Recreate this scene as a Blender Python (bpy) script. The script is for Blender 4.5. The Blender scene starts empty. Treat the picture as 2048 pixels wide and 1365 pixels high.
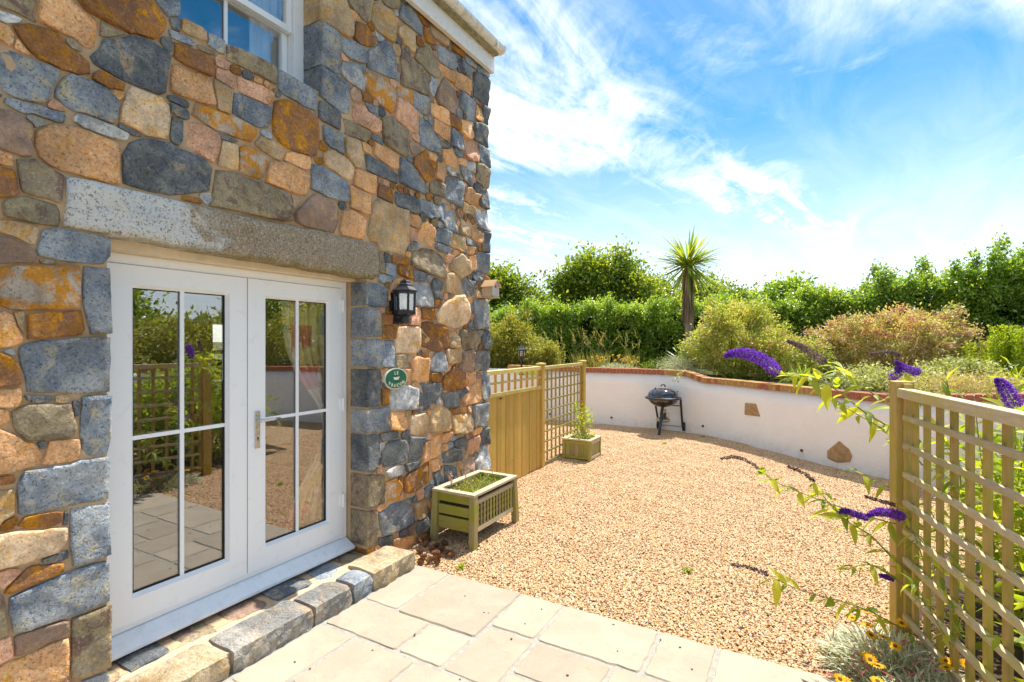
import bpy, math, random
import numpy as np
from mathutils import Vector, Matrix, Euler
PI = math.pi
R = math.radians
random.seed(7)
rng = np.random.default_rng(11)
scene = bpy.context.scene
col = scene.collection

# ------------------------------------------------------------------ camera
F = 1020.0                       # focal length in pixels of the 2048 wide photograph
YAW = math.atan(574 / F)         # house wall runs along +Y, its vanishing point lies 574 px right of centre
CA, SA = math.cos(YAW), math.sin(YAW)
EYE = 1.73
cam_d = bpy.data.cameras.new('camera')
cam = bpy.data.objects.new('camera', cam_d); col.objects.link(cam)
cam_d.sensor_width = 36.0
cam_d.lens = 36.0 * F / 2048
cam_d.clip_start = 0.05; cam_d.clip_end = 2000
cam.location = (0, 0, EYE)
cam.rotation_euler = (R(90), 0, YAW)
scene.camera = cam
scene.render.resolution_x = 1024; scene.render.resolution_y = 682

# ------------------------------------------------------------------ sky, sun, exposure
SUN_EL, SUN_AZ = R(61), R(6)     # azimuth from +Y towards +X
world = bpy.data.worlds.new('World'); scene.world = world; world.use_nodes = True
wn, wlk = world.node_tree.nodes, world.node_tree.links
wn.clear()
def W(t, **kw):
    n = wn.new(t)
    for k, v in kw.items(): setattr(n, k, v)
    return n
def wmath(op, a, b=None, clamp=False):
    n = W('ShaderNodeMath', operation=op); n.use_clamp = clamp
    for i, x in enumerate((a, b)):
        if x is None: continue
        if isinstance(x, (int, float)): n.inputs[i].default_value = x
        else: wlk.new(x, n.inputs[i])
    return n.outputs[0]
sky = W('ShaderNodeTexSky', sky_type='NISHITA')
sky.sun_disc = False; sky.sun_elevation = SUN_EL; sky.sun_rotation = SUN_AZ
sky.altitude = 50; sky.air_density = 1.0; sky.dust_density = 0.4; sky.ozone_density = 2.5
tc = W('ShaderNodeTexCoord')
sep = W('ShaderNodeSeparateXYZ'); wlk.new(tc.outputs['Generated'], sep.inputs[0])
zc = wmath('MAXIMUM', sep.outputs[2], 0.03)
zc = wmath('ADD', zc, 0.06)
comb = W('ShaderNodeCombineXYZ')
wlk.new(wmath('DIVIDE', sep.outputs[0], zc), comb.inputs[0])
wlk.new(wmath('DIVIDE', sep.outputs[1], zc), comb.inputs[1])
def cloud_noise(rot, scale, loc, nscale, detail, rough, dist):
    mp = W('ShaderNodeMapping'); mp.vector_type = 'POINT'
    rt = W('ShaderNodeVectorRotate'); rt.rotation_type = 'Z_AXIS'; rt.inputs['Angle'].default_value = -rot
    wlk.new(comb.outputs[0], rt.inputs['Vector']); wlk.new(rt.outputs[0], mp.inputs[0])
    mp.inputs['Scale'].default_value = scale; mp.inputs['Location'].default_value = loc
    nz = W('ShaderNodeTexNoise'); wlk.new(mp.outputs[0], nz.inputs['Vector'])
    nz.inputs['Scale'].default_value = nscale; nz.inputs['Detail'].default_value = detail
    nz.inputs['Roughness'].default_value = rough; nz.inputs['Distortion'].default_value = dist
    return nz.outputs[0]
def wramp(v, a, b):
    n = W('ShaderNodeMapRange'); n.interpolation_type = 'SMOOTHSTEP'
    n.inputs[1].default_value = a; n.inputs[2].default_value = b; wlk.new(v, n.inputs[0]); return n.outputs[0]
CLOUD_ROT = R(66)
big = wramp(cloud_noise(CLOUD_ROT, (0.34, 0.95, 1), (2.5, 5.35, 0), 0.9, 3, 0.5, 0.35), 0.40, 0.60)
streak = wramp(cloud_noise(CLOUD_ROT + 0.25, (0.7, 2.2, 1), (1.2, 0.4, 0), 1.5, 9, 0.62, 0.9), 0.30, 0.72)
ripple = wramp(cloud_noise(CLOUD_ROT + 0.9, (1.0, 2.0, 1), (0, 3, 0), 6.5, 7, 0.65, 0.6), 0.25, 0.75)
dens = wmath('MULTIPLY', big, wmath('ADD', wmath('MULTIPLY', streak, 0.85), wmath('MULTIPLY', ripple, 0.35)), True)
veil = wmath('MULTIPLY', wramp(sep.outputs[2], 0.46, 0.02), 0.60)
veil = wmath('ADD', veil, wmath('MULTIPLY', streak, 0.12))
swirl = wmath('MULTIPLY', wramp(cloud_noise(CLOUD_ROT - 0.95, (0.6, 1.25, 1), (4.3, 1.2, 0), 1.1, 10, 0.66, 0.7), 0.47, 0.80), wmath('ADD', wmath('MULTIPLY', ripple, 0.5), 0.35))
dens = wmath('MAXIMUM', dens, swirl, True)
dens = wmath('MAXIMUM', dens, veil, True)
mix = W('ShaderNodeMix', data_type='RGBA')
wlk.new(dens, mix.inputs['Factor'])
hsv = W('ShaderNodeHueSaturation'); hsv.inputs['Saturation'].default_value = 1.5; hsv.inputs['Value'].default_value = 0.295; hsv.inputs['Hue'].default_value = 0.487
wlk.new(sky.outputs[0], hsv.inputs['Color'])
wlk.new(hsv.outputs[0], mix.inputs['A'])
mix.inputs['B'].default_value = (2.6, 2.7, 2.82, 1)
bg = W('ShaderNodeBackground'); bg.inputs['Strength'].default_value = 0.15
wlk.new(mix.outputs['Result'], bg.inputs['Color'])
wo = W('ShaderNodeOutputWorld'); wlk.new(bg.outputs[0], wo.inputs[0])

sun_dir = Vector((math.sin(SUN_AZ) * math.cos(SUN_EL), math.cos(SUN_AZ) * math.cos(SUN_EL), math.sin(SUN_EL)))
sd_ = bpy.data.lights.new('sun', 'SUN'); sd_.energy = 2.15; sd_.angle = R(0.53); sd_.color = (1.0, 0.955, 0.88)
sun = bpy.data.objects.new('sun', sd_); col.objects.link(sun)
sun.rotation_euler = sun_dir.to_track_quat('Z', 'Y').to_euler(); sun.location = sun_dir * 60
vs = scene.view_settings
vs.view_transform = 'Standard'; vs.look = 'None'; vs.gamma = 1.0; vs.use_curve_mapping = False
vs.exposure = 1.95
scene.render.engine = 'CYCLES'

# ------------------------------------------------------------------ pixel helpers (2048 px photograph)
def G(u, v, z=0.0):              # where the ray of a pixel meets height z
    d = F * (EYE - z) / (v - 682); x = (u - 1024) / F * d
    return Vector((x * CA - d * SA, x * SA + d * CA, z))
def WALLP(u, v, X=-2.87):        # where it meets the plane x = X
    k = (u - 1024) / F; t = X / (k * CA - SA)
    return (t * (k * SA + CA), EYE - (v - 682) / F * t)
def P(u, v, d):                  # at a known depth in front of the camera
    x = (u - 1024) / F * d
    return Vector((x * CA - d * SA, x * SA + d * CA, EYE - (v - 682) / F * d))

# ------------------------------------------------------------------ materials
MATS = {}
class NT:
    def __init__(s, name):
        m = bpy.data.materials.new(name); m.use_nodes = True; s.m = m
        s.n, s.l = m.node_tree.nodes, m.node_tree.links; s.n.clear()
        s.out = s.n.new('ShaderNodeOutputMaterial'); MATS[name] = m
    def node(s, t, ins=None, **kw):
        n = s.n.new(t)
        for k, v in kw.items(): setattr(n, k, v)
        for k, v in (ins or {}).items():
            if hasattr(v, 'links'): s.l.new(v, n.inputs[k])
            else: n.inputs[k].default_value = v
        return n
    def math(s, op, a, b=0.0, clamp=False):
        n = s.node('ShaderNodeMath', {0: a, 1: b}, operation=op); n.use_clamp = clamp; return n.outputs[0]
    def ramp(s, v, a, b, lo=0.0, hi=1.0):
        return s.node('ShaderNodeMapRange', {0: v, 1: a, 2: b, 3: lo, 4: hi}, interpolation_type='SMOOTHSTEP').outputs[0]
    def noise(s, vec, scale, detail=4, rough=0.55, dist=0.0):
        return s.node('ShaderNodeTexNoise', {'Vector': vec, 'Scale': scale, 'Detail': detail, 'Roughness': rough, 'Distortion': dist}).outputs[0]
    def mix(s, f, a, b, blend='MIX'):
        n = s.node('ShaderNodeMix', data_type='RGBA', blend_type=blend)
        for key, v in (('Factor', f), ('A', a), ('B', b)):
            if hasattr(v, 'links'): s.l.new(v, n.inputs[key] if key == 'Factor' else [i for i in n.inputs if i.name == key and i.type == 'RGBA'][0])
            elif key == 'Factor': n.inputs[0].default_value = v
            else: [i for i in n.inputs if i.name == key and i.type == 'RGBA'][0].default_value = (*v, 1)
        return n.outputs['Result']
    def coords(s, offset=True):
        tc = s.node('ShaderNodeTexCoord').outputs['Object']
        if not offset: return tc
        rnd = s.node('ShaderNodeObjectInfo').outputs['Random']
        s.rnd = rnd
        k = s.math('MULTIPLY', rnd, 40.0)
        return s.node('ShaderNodeVectorMath', {0: tc, 1: k}, operation='ADD').outputs[0]
    def finish(s, color, rough=0.7, bumpv=None, bstr=0.4, bdist=0.01, spec=0.4, metal=0.0, coat=0.0, emit=None, sheen=0):
        b = s.node('ShaderNodeBsdfPrincipled')
        for key, v in (('Base Color', color), ('Roughness', rough), ('Specular IOR Level', spec), ('Metallic', metal), ('Coat Weight', coat)):
            if hasattr(v, 'links'): s.l.new(v, b.inputs[key])
            else: b.inputs[key].default_value = (*v, 1) if key == 'Base Color' else v
        if bumpv is not None:
            bp = s.node('ShaderNodeBump', {'Height': bumpv, 'Strength': bstr, 'Distance': bdist})
            s.l.new(bp.outputs[0], b.inputs['Normal'])
        s.l.new(b.outputs[0], s.out.inputs[0]); s.bsdf = b
        return s.m

def stone_mat(name, c1, c2, c3, patch=(0.55, 0.66), speck=0.5, sdark=0.25, slight=0.0, rough=0.75, bstr=0.9, vein=None, pscale=9):
    t = NT(name); v = t.coords()
    n1 = t.noise(v, 7, 5, 0.6, 0.6); n2 = t.noise(v, pscale, 6, 0.62, 0.9)
    fine = t.noise(v, 78, 2, 0.8); mid = t.noise(v, 24, 6, 0.72)
    c = t.mix(t.ramp(n1, 0.35, 0.65), c1, c2)
    c = t.mix(t.ramp(n2, *patch), c, c3)
    dark = t.ramp(fine, 0.45, 0.34)
    c = t.mix(t.math('MULTIPLY', dark, speck), c, tuple(x * sdark for x in c1))
    if slight: c = t.mix(t.math('MULTIPLY', t.ramp(fine, 0.56, 0.66), slight), c, tuple(min(.85, .2 + x * 1.15) for x in c1))
    if vein:
        vn = t.noise(v, 5.5, 7, 0.6, 1.6)
        f = t.math('MULTIPLY', t.ramp(t.math('ABSOLUTE', t.math('SUBTRACT', vn, 0.5)), 0.035, 0.0), vein)
        f = t.math('MULTIPLY', f, t.ramp(mid, 0.42, 0.6))
        c = t.mix(f, c, (0.55, 0.52, 0.46))
    br = t.node('ShaderNodeMapRange', {0: t.rnd, 3: 0.92, 4: 1.22}).outputs[0]
    c = t.node('ShaderNodeHueSaturation', {'Color': c, 'Value': br, 'Saturation': 1.16}).outputs[0]
    c = t.mix(t.ramp(mid, 0.44, 0.68, 0.0, 0.42), c, tuple(x * 0.5 for x in c2))
    lo_ = t.noise(v, 3.5, 3, 0.6)
    c = t.node('ShaderNodeHueSaturation', {'Color': c, 'Value': t.ramp(lo_, .3, .7, .74, 1.3)}).outputs[0]
    h = t.math('ADD', t.math('MULTIPLY', n2, 1.2), t.math('ADD', t.math('MULTIPLY', mid, 0.8), t.math('MULTIPLY', fine, 0.22)))
    return t.finish(c, rough, h, bstr, 0.028, 0.35)
stone_mat('stone_b', (.19, .225, .275), (.32, .335, .345), (.47, .41, .29), (.52, .66), .8, .3, .6, vein=.45)
stone_mat('stone_d', (.105, .12, .14), (.19, .195, .185), (.36, .28, .19), (.56, .68), .75, .3, .35, vein=.35)
stone_mat('stone_o', (.84, .51, .30), (.80, .45, .25), (.80, .43, .14), (.53, .68), .8, .35, .6)
stone_mat('stone_p', (.78, .47, .33), (.72, .42, .28), (.50, .27, .14), (.57, .68), .75, .4, .6)
stone_mat('stone_r', (.42, .21, .09), (.25, .135, .085), (.58, .28, .065), (.48, .64), .6, .4, .3)
stone_mat('stone_t', (.62, .45, .28), (.52, .39, .26), (.66, .40, .17), (.48, .64), .6, .45, .4)
stone_mat('stone_g', (.40, .32, .195), (.30, .25, .185), (.20, .13, .105), (.50, .64), .6, .4, .35)
stone_mat('stone_w', (.50, .51, .52), (.32, .345, .38), (.74, .71, .65), (.46, .60), .6, .4, .3)
stone_mat('stone_y', (.44, .34, .25), (.55, .48, .41), (.60, .27, .06), (.42, .56), .6, .4, .3)
stone_mat('stone_m', (.40, .265, .19), (.32, .235, .19), (.48, .33, .20), (.52, .64), .5, .5, .25)
stone_mat('stone_l', (.74, .55, .38), (.76, .56, .38), (.74, .45, .19), (.50, .64), .7, .4, .4)
CODES = dict((k, 'stone_' + k) for k in 'bdoprtgwyml')

t = NT('mortar'); v = t.coords(False)
n = t.noise(v, 14, 6, .65); f = t.noise(v, 190, 3, .7)
c = t.mix(t.ramp(n, .35, .65), (.64, .425, .245), (.55, .38, .225))
c = t.mix(t.math('MULTIPLY', t.ramp(f, .6, .72), .5), c, (.62, .52, .38))
t.finish(c, .9, t.math('ADD', t.math('MULTIPLY', n, 1.0), t.math('MULTIPLY', f, .25)), .8, .02, .2)

t = NT('lintel_granite'); v = t.coords(False)
sx = t.node('ShaderNodeSeparateXYZ', {0: v})
n = t.noise(v, 6, 6, .65, .6); f = t.noise(v, 82, 2, .8)
c = t.mix(t.ramp(n, .35, .62), (.56, .56, .55), (.66, .63, .57))
st = t.math('ADD', sx.outputs[1], t.math('MULTIPLY', t.math('SUBTRACT', n, .5), 1.1))
c = t.mix(t.ramp(st, -.64, -.42, 0, .92), c, (.32, .235, .14))
c = t.mix(t.math('MULTIPLY', t.ramp(t.noise(v, 11, 3, .5), .64, .70), .7), c, (.24, .16, .08))
moss = t.math('MULTIPLY', t.ramp(sx.outputs[2], -.06, -.12), t.ramp(t.noise(v, 9, 5, .6), .38, .55))
c = t.mix(t.math('MULTIPLY', moss, .8), c, (.20, .17, .03))
c = t.mix(t.math('MULTIPLY', t.ramp(f, .47, .36), .75), c, (.13, .10, .075))
c = t.mix(t.math('MULTIPLY', t.ramp(f, .56, .66), .5), c, (.68, .65, .58))
t.finish(c, .8, t.math('ADD', t.math('MULTIPLY', n, .9), t.math('MULTIPLY', f, .3)), .8, .028, .3)

def plain(name, c, rough=.5, spec=.4, var=.06, scale=12, bump=.0, metal=0, coat=0, speckle=0, dirt=None):
    t = NT(name); v = t.coords()
    n = t.noise(v, scale, 5, .6)
    cc = t.mix(t.ramp(n, .3, .7), tuple(x * (1 - var) for x in c), tuple(min(1, x * (1 + var)) for x in c))
    if dirt: cc = t.mix(t.math('MULTIPLY', t.ramp(t.noise(v, scale * 1.7, 6, .65, .5), .5, .68), dirt[1]), cc, dirt[0])
    f = t.noise(v, 160, 3, .7)
    if speckle: cc = t.mix(t.math('MULTIPLY', t.ramp(f, .42, .30), speckle), cc, tuple(x * .4 for x in c))
    h = t.math('ADD', n, t.math('MULTIPLY', f, .3))
    rr = t.ramp(n, .3, .7, max(0, rough - .06), rough + .06)
    return t.finish(cc, rr, h if bump else None, bump, .01, spec, metal, coat)
plain('upvc', (.88, .885, .89), .32, .5, .004)
plain('head_render', (.76, .62, .45), .9, .2, .08, 14, .4)
plain('upvc_sill', (.82, .84, .87), .38, .5, .02, dirt=((.5, .48, .44), .25))
plain('white_paint', (.80, .79, .76), .5, .4, .03, dirt=((.5, .46, .38), .35))
plain('gutter_white', (.76, .75, .72), .4, .4, .04, 6, dirt=((.35, .31, .22), .5))
plain('mossy_gutter', (.30, .27, .17), .85, .2, .3, 18, .5, dirt=((.20, .19, .05), .8))
plain('roof_slate', (.12, .12, .13), .7, .3, .2, 9, .3)
plain('brushed_metal', (.60, .61, .63), .3, .5, .03, 40, metal=1)
plain('black_metal', (.018, .019, .024), .34, .5, .2, 20, .08)
plain('bbq_enamel', (.010, .010, .013), .06, .6, .1, 20, coat=1)
plain('bbq_grey', (.028, .029, .034), .42, .5, .1, 20)
plain('bbq_steel', (.42, .36, .26), .38, .5, .12, 30, metal=.85)
plain('rubber', (.028, .029, .032), .75, .3, .1, 30)
plain('lime_plastic', (.27, .42, .035), .45, .4, .05)
plain('sign_green', (.006, .125, .065), .35, .5, .08)
plain('sign_cream', (.74, .70, .55), .5, .4, .05)
plain('pale_glass', (.60, .64, .64), .3, .5, .03)
plain('lamp_bulb', (.85, .83, .78), .4, .4, .02)
plain('coping_red', (.34, .125, .07), .85, .2, .22, 22, .6, speckle=.4, dirt=((.46, .26, .16), .5))
plain('coping_tan', (.42, .25, .09), .85, .2, .22, 22, .6, speckle=.4, dirt=((.30, .22, .08), .5))
plain('inset_stone', (.40, .26, .13), .85, .25, .2, 16, .9, speckle=.4, dirt=((.26, .17, .08), .6))
plain('terracotta_pipe', (.20, .10, .06), .8, .2, .2, 40)
plain('soil', (.075, .05, .034), .95, .1, .35, 25, 1.0)
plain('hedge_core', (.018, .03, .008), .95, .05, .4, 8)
plain('pine_cone', (.24, .115, .055), .8, .2, .25, 60)
plain('slate_pebble', (.20, .20, .205), .7, .3, .3, 40)
plain('room_wall', (.62, .56, .44), .8, .2, .03)
plain('room_floor', (.30, .19, .11), .55, .4, .15, 6)
plain('bird', (.05, .045, .04), .8, .2, .1)
plain('step_mortar', (.58, .42, .28), .9, .2, .12, 18, .8, speckle=.25)

t = NT('white_render'); v = t.coords(False)
n = t.noise(v, 2.3, 6, .6, .3); f = t.noise(v, 70, 5, .7); lo = t.noise(v, 9, 6, .65, .6)
sz = t.node('ShaderNodeSeparateXYZ', {0: v})
c = t.mix(t.ramp(n, .3, .7), (.86, .855, .845), (.83, .825, .815))
c = t.mix(t.math('MULTIPLY', t.math('MULTIPLY', t.ramp(sz.outputs[2], .22, .0), t.ramp(lo, .42, .66)), .22), c, (.42, .36, .28))
t.finish(c, .88, t.math('ADD', t.math('MULTIPLY', f, .5), lo), .55, .016, .2)

t = NT('paving_stone'); v = t.coords()
n = t.noise(v, 3.2, 6, .6, .7); f = t.noise(v, 120, 4, .7); rp = t.noise(v, 14, 5, .6, 1.0)
c = t.mix(t.ramp(n, .32, .66), (.435, .362, .268), (.375, .312, .232))
c = t.mix(t.math('MULTIPLY', t.ramp(rp, .55, .72), .35), c, (.38, .27, .18))
c = t.mix(t.math('MULTIPLY', t.ramp(f, .40, .28), .25), c, (.28, .22, .17))
cr = t.noise(v, 4.5, 8, .62, 1.8)
crk = t.math('MULTIPLY', t.ramp(t.math('ABSOLUTE', t.math('SUBTRACT', cr, .5)), .006, .0), t.ramp(rp, .52, .62))
c = t.mix(t.math('MULTIPLY', crk, .45), c, (.26, .18, .12))
br = t.node('ShaderNodeMapRange', {0: t.rnd, 3: .90, 4: 1.1}).outputs[0]
c = t.node('ShaderNodeHueSaturation', {'Color': c, 'Value': br}).outputs[0]
t.finish(c, .82, t.math('ADD', t.math('MULTIPLY', rp, .8), t.math('MULTIPLY', f, .15)), .35, .015, .25)
plain('paving_joint', (.36, .335, .285), .95, .15, .12, 30, .7, speckle=.3)

t = NT('gravel_bed'); v = t.coords(False)
vo = t.node('ShaderNodeTexVoronoi', {'Vector': v, 'Scale': 75.0}); 
sepc = t.node('ShaderNodeSeparateColor', {0: vo.outputs['Color']})
cr = t.node('ShaderNodeValToRGB', {0: sepc.outputs[0]})
def set_ramp(rmp, stops):
    e = rmp.color_ramp.elements
    while len(e) < len(stops): e.new(.5)
    for q, (p_, c_) in zip(e, stops): q.position = p_; q.color = (*c_, 1)
GR = [(0, (.17, .17, .18)), (.08, (.40, .23, .08)), (.35, (.67, .41, .20)), (.6, (.75, .52, .30)), (.8, (.50, .265, .11)), (.92, (.82, .70, .52)), (1, (.24, .13, .055))]
set_ramp(cr, GR)
n = t.noise(v, 2.5, 5, .6)
c = t.mix(t.ramp(n, .3, .7, 0, .22), cr.outputs[0], (.48, .29, .14))
t.finish(c, .85, t.math('MULTIPLY', vo.outputs['Distance'], -1), 1.0, .02, .25)
t = NT('gravel_pebble')
inf = t.node('ShaderNodeObjectInfo')
cr = t.node('ShaderNodeValToRGB', {0: inf.outputs['Random']}); set_ramp(cr, GR)
t.finish(cr.outputs[0], .7, None, spec=.3)

t = NT('earth'); v = t.coords(False)
n = t.noise(v, .8, 6, .6); f = t.noise(v, 30, 5, .7)
c = t.mix(t.ramp(n, .4, .6), (.085, .10, .035), (.13, .095, .055))
c = t.mix(t.ramp(f, .3, .7, 0, .6), c, (.045, .045, .022))
t.finish(c, .95, f, .9, .03, .1)

def wood_mat(name, c1, c2, green, gamt, axis='Z', rough=.72):
    t = NT(name); v = t.coords()
    mp = t.node('ShaderNodeMapping', {0: v})
    s_ = {'X': (1.2, 14, 14), 'Y': (14, 1.2, 14), 'Z': (14, 14, 1.2)}[axis]
    mp.inputs['Scale'].default_value = s_
    g1 = t.noise(mp.outputs[0], 3.0, 6, .65, .8); g2 = t.noise(mp.outputs[0], 12, 4, .6)
    a = t.noise(v, 5, 5, .6, .4)
    c = t.mix(t.ramp(g1, .3, .7), c1, c2)
    c = t.mix(t.ramp(g2, .55, .75, 0, .4), c, tuple(x * .45 for x in c1))
    c = t.mix(t.math('MULTIPLY', t.ramp(a, .40, .66), gamt), c, green)
    kn = t.node('ShaderNodeTexVoronoi', {'Vector': v, 'Scale': 5.0}).outputs['Distance']
    c = t.mix(t.ramp(kn, .07, .03, 0, .75), c, tuple(x * .28 for x in c1))
    br = t.node('ShaderNodeMapRange', {0: t.rnd, 3: .86, 4: 1.14}).outputs[0]
    c = t.node('ShaderNodeHueSaturation', {'Color': c, 'Value': br}).outputs[0]
    return t.finish(c, rough, t.math('ADD', g1, t.math('MULTIPLY', g2, .4)), .35, .006, .3)
wood_mat('wood_fence', (.58, .37, .095), (.50, .31, .075), (.42, .33, .06), .5)
wood_mat('wood_fence_rail', (.64, .50, .21), (.56, .43, .16), (.42, .38, .07), .6, 'Y')
wood_mat('wood_trellis', (.54, .36, .12), (.42, .28, .095), (.38, .32, .035), .8)
wood_mat('wood_lattice_shaded', (.36, .28, .08), (.28, .22, .06), (.24, .23, .03), .7)  # trellis wood darkened to olive, shade on the slats put into the colour
wood_mat('wood_trellis_rail', (.58, .46, .29), (.46, .37, .26), (.46, .38, .08), .65, 'Y')
wood_mat('wood_planter', (.42, .345, .165), (.31, .25, .11), (.30, .31, .03), .85)
wood_mat('wood_planter_end', (.38, .33, .09), (.32, .28, .06), (.29, .31, .02), 1.0, 'X')
wood_mat('wood_planter_rail', (.56, .47, .33), (.46, .38, .26), (.42, .37, .13), .35, 'Y')
stone_mat('step_grey', (.235, .235, .23), (.32, .295, .255), (.38, .29, .20), (.50, .64), .6, .35, .35)
stone_mat('step_gold', (.38, .31, .21), (.42, .34, .235), (.36, .25, .13), (.5, .64), .5, .4, .3)
wood_mat('wood_bird', (.62, .46, .28), (.55, .40, .24), (.34, .30, .22), .3)
wood_mat('wood_bird_front', (.70, .67, .62), (.60, .56, .52), (.36, .30, .22), .3)
wood_mat('wood_bird_roof', (.68, .44, .22), (.60, .37, .18), (.40, .30, .18), .3, 'Y')
wood_mat('bark', (.20, .15, .10), (.13, .10, .07), (.16, .15, .07), .4)
wood_mat('palm_dead', (.34, .235, .17), (.25, .16, .11), (.40, .30, .18), .4)
wood_mat('stem_tan', (.33, .29, .13), (.27, .22, .09), (.30, .33, .08), .7)

t = NT('glass')
lw = t.node('ShaderNodeLayerWeight', {'Blend': .5}).outputs['Facing']
fr = t.node('ShaderNodeMath', {0: t.math('MULTIPLY', t.math('POWER', lw, 5.0), .80), 1: .20}, operation='ADD')
tr = t.node('ShaderNodeBsdfTransparent', {'Color': (.96, .97, .97, 1)})
gl = t.node('ShaderNodeBsdfGlossy', {'Color': (.96, .97, 1, 1), 'Roughness': 0.0})
mx = t.node('ShaderNodeMixShader', {0: fr.outputs[0]}); t.l.new(tr.outputs[0], mx.inputs[1]); t.l.new(gl.outputs[0], mx.inputs[2])
t.l.new(mx.outputs[0], t.out.inputs[0])

t = NT('curtain_fabric'); v = t.coords(False)
sx = t.node('ShaderNodeSeparateXYZ', {0: v})
ck = t.node('ShaderNodeTexVoronoi', {'Vector': v, 'Scale': 5.5}, distance='CHEBYCHEV')
sc = t.node('ShaderNodeSeparateColor', {0: ck.outputs['Color']})
cr = t.node('ShaderNodeValToRGB', {0: sc.outputs[0]}); cr.color_ramp.interpolation = 'CONSTANT'
set_ramp(cr, [(0, (.80, .66, .30)), (.4, (.80, .72, .52)), (.62, (.70, .22, .15)), (.74, (.80, .62, .25)), (.9, (.35, .42, .40))])
t.finish(cr.outputs[0], .9, None, spec=.1)
plain('curtain_pale', (.78, .76, .70), .9, .1, .04)

def leaf_mat(name, stops, trans=.45, rough=.42, spec=.45, tcol=(1.25, 1.2, .5)):
    t = NT(name)
    at = t.node('ShaderNodeAttribute', attribute_name='rnd')
    cr = t.node('ShaderNodeValToRGB', {0: at.outputs['Fac']}); set_ramp(cr, stops)
    b = t.node('ShaderNodeBsdfPrincipled', {'Base Color': cr.outputs[0], 'Roughness': rough, 'Specular IOR Level': spec})
    tcn = t.mix(1.0, cr.outputs[0], tcol, 'MULTIPLY')
    tl = t.node('ShaderNodeBsdfTranslucent', {'Color': tcn})
    mx = t.node('ShaderNodeMixShader', {0: trans}); t.l.new(b.outputs[0], mx.inputs[1]); t.l.new(tl.outputs[0], mx.inputs[2])
    t.l.new(mx.outputs[0], t.out.inputs[0])
leaf_mat('leaf_hedge', [(0, (.07, .15, .03)), (.4, (.22, .37, .05)), (.75, (.48, .58, .08)), (1, (.74, .75, .22))], .48, .36, 1.0)
leaf_mat('leaf_tree', [(0, (.10, .17, .025)), (.5, (.25, .34, .04)), (1, (.52, .53, .08))], .55, .32, .7)
leaf_mat('leaf_yellowgreen', [(0, (.20, .22, .04)), (.5, (.34, .34, .065)), (1, (.52, .47, .11))], .45)
leaf_mat('leaf_spirea', [(0, (.20, .28, .045)), (.4, (.42, .46, .09)), (.82, (.70, .66, .26)), (1, (.62, .34, .12))], .45)
leaf_mat('leaf_spirea_pink', [(0, (.22, .27, .06)), (.4, (.46, .45, .16)), (.72, (.70, .52, .30)), (1, (.68, .32, .25))], .42)
leaf_mat('leaf_lime', [(0, (.20, .30, .02)), (.5, (.36, .46, .03)), (1, (.55, .58, .06))], .5)
leaf_mat('leaf_silver', [(0, (.30, .32, .19)), (.5, (.50, .51, .35)), (1, (.72, .71, .55))], .25, .6)
leaf_mat('leaf_cover', [(0, (.22, .27, .08)), (.5, (.44, .46, .19)), (1, (.66, .64, .36))], .4)
leaf_mat('leaf_buddleia', [(0, (.14, .24, .03)), (.5, (.36, .44, .045)), (1, (.60, .60, .06))], .6, .5)
leaf_mat('leaf_strap', [(0, (.16, .28, .03)), (.6, (.30, .40, .05)), (1, (.50, .50, .09))], .45)
leaf_mat('leaf_grass', [(0, (.22, .26, .05)), (.5, (.42, .36, .10)), (1, (.58, .46, .18))], .45, .6)
leaf_mat('leaf_palm', [(0, (.17, .30, .045)), (.5, (.33, .45, .07)), (.85, (.52, .54, .10)), (1, (.64, .52, .15))], .42, .4)
leaf_mat('leaf_deadpalm', [(0, (.20, .13, .09)), (.6, (.33, .23, .16)), (1, (.46, .36, .22))], .2, .8, .1)
leaf_mat('twig_dark', [(0, (.03, .035, .015)), (1, (.07, .065, .03))], .1, .8, .1)
leaf_mat('petal_pink', [(0, (.55, .10, .13)), (1, (.75, .26, .28))], .4, .6, .2, (1, 1, 1))
leaf_mat('petal_russet', [(0, (.55, .24, .17)), (1, (.80, .44, .32))], .25, .8, .1, (1, 1, 1))
leaf_mat('petal_purple', [(0, (.15, .03, .42)), (.6, (.30, .07, .66)), (1, (.48, .20, .74))], .35, .6, .2, (1, 1, 1))
leaf_mat('petal_faded', [(0, (.20, .12, .13)), (1, (.40, .29, .29))], .2, .8, .1, (1, 1, 1))
leaf_mat('petal_brown', [(0, (.12, .055, .085)), (1, (.26, .13, .17))], .15, .8, .1, (1, 1, 1))
leaf_mat('petal_yellow', [(0, (.80, .40, .01)), (1, (.90, .58, .02))], .35, .6, .2, (1, 1, .6))
plain('daisy_centre', (.16, .075, .015), .8, .2, .2, 60)
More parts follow.
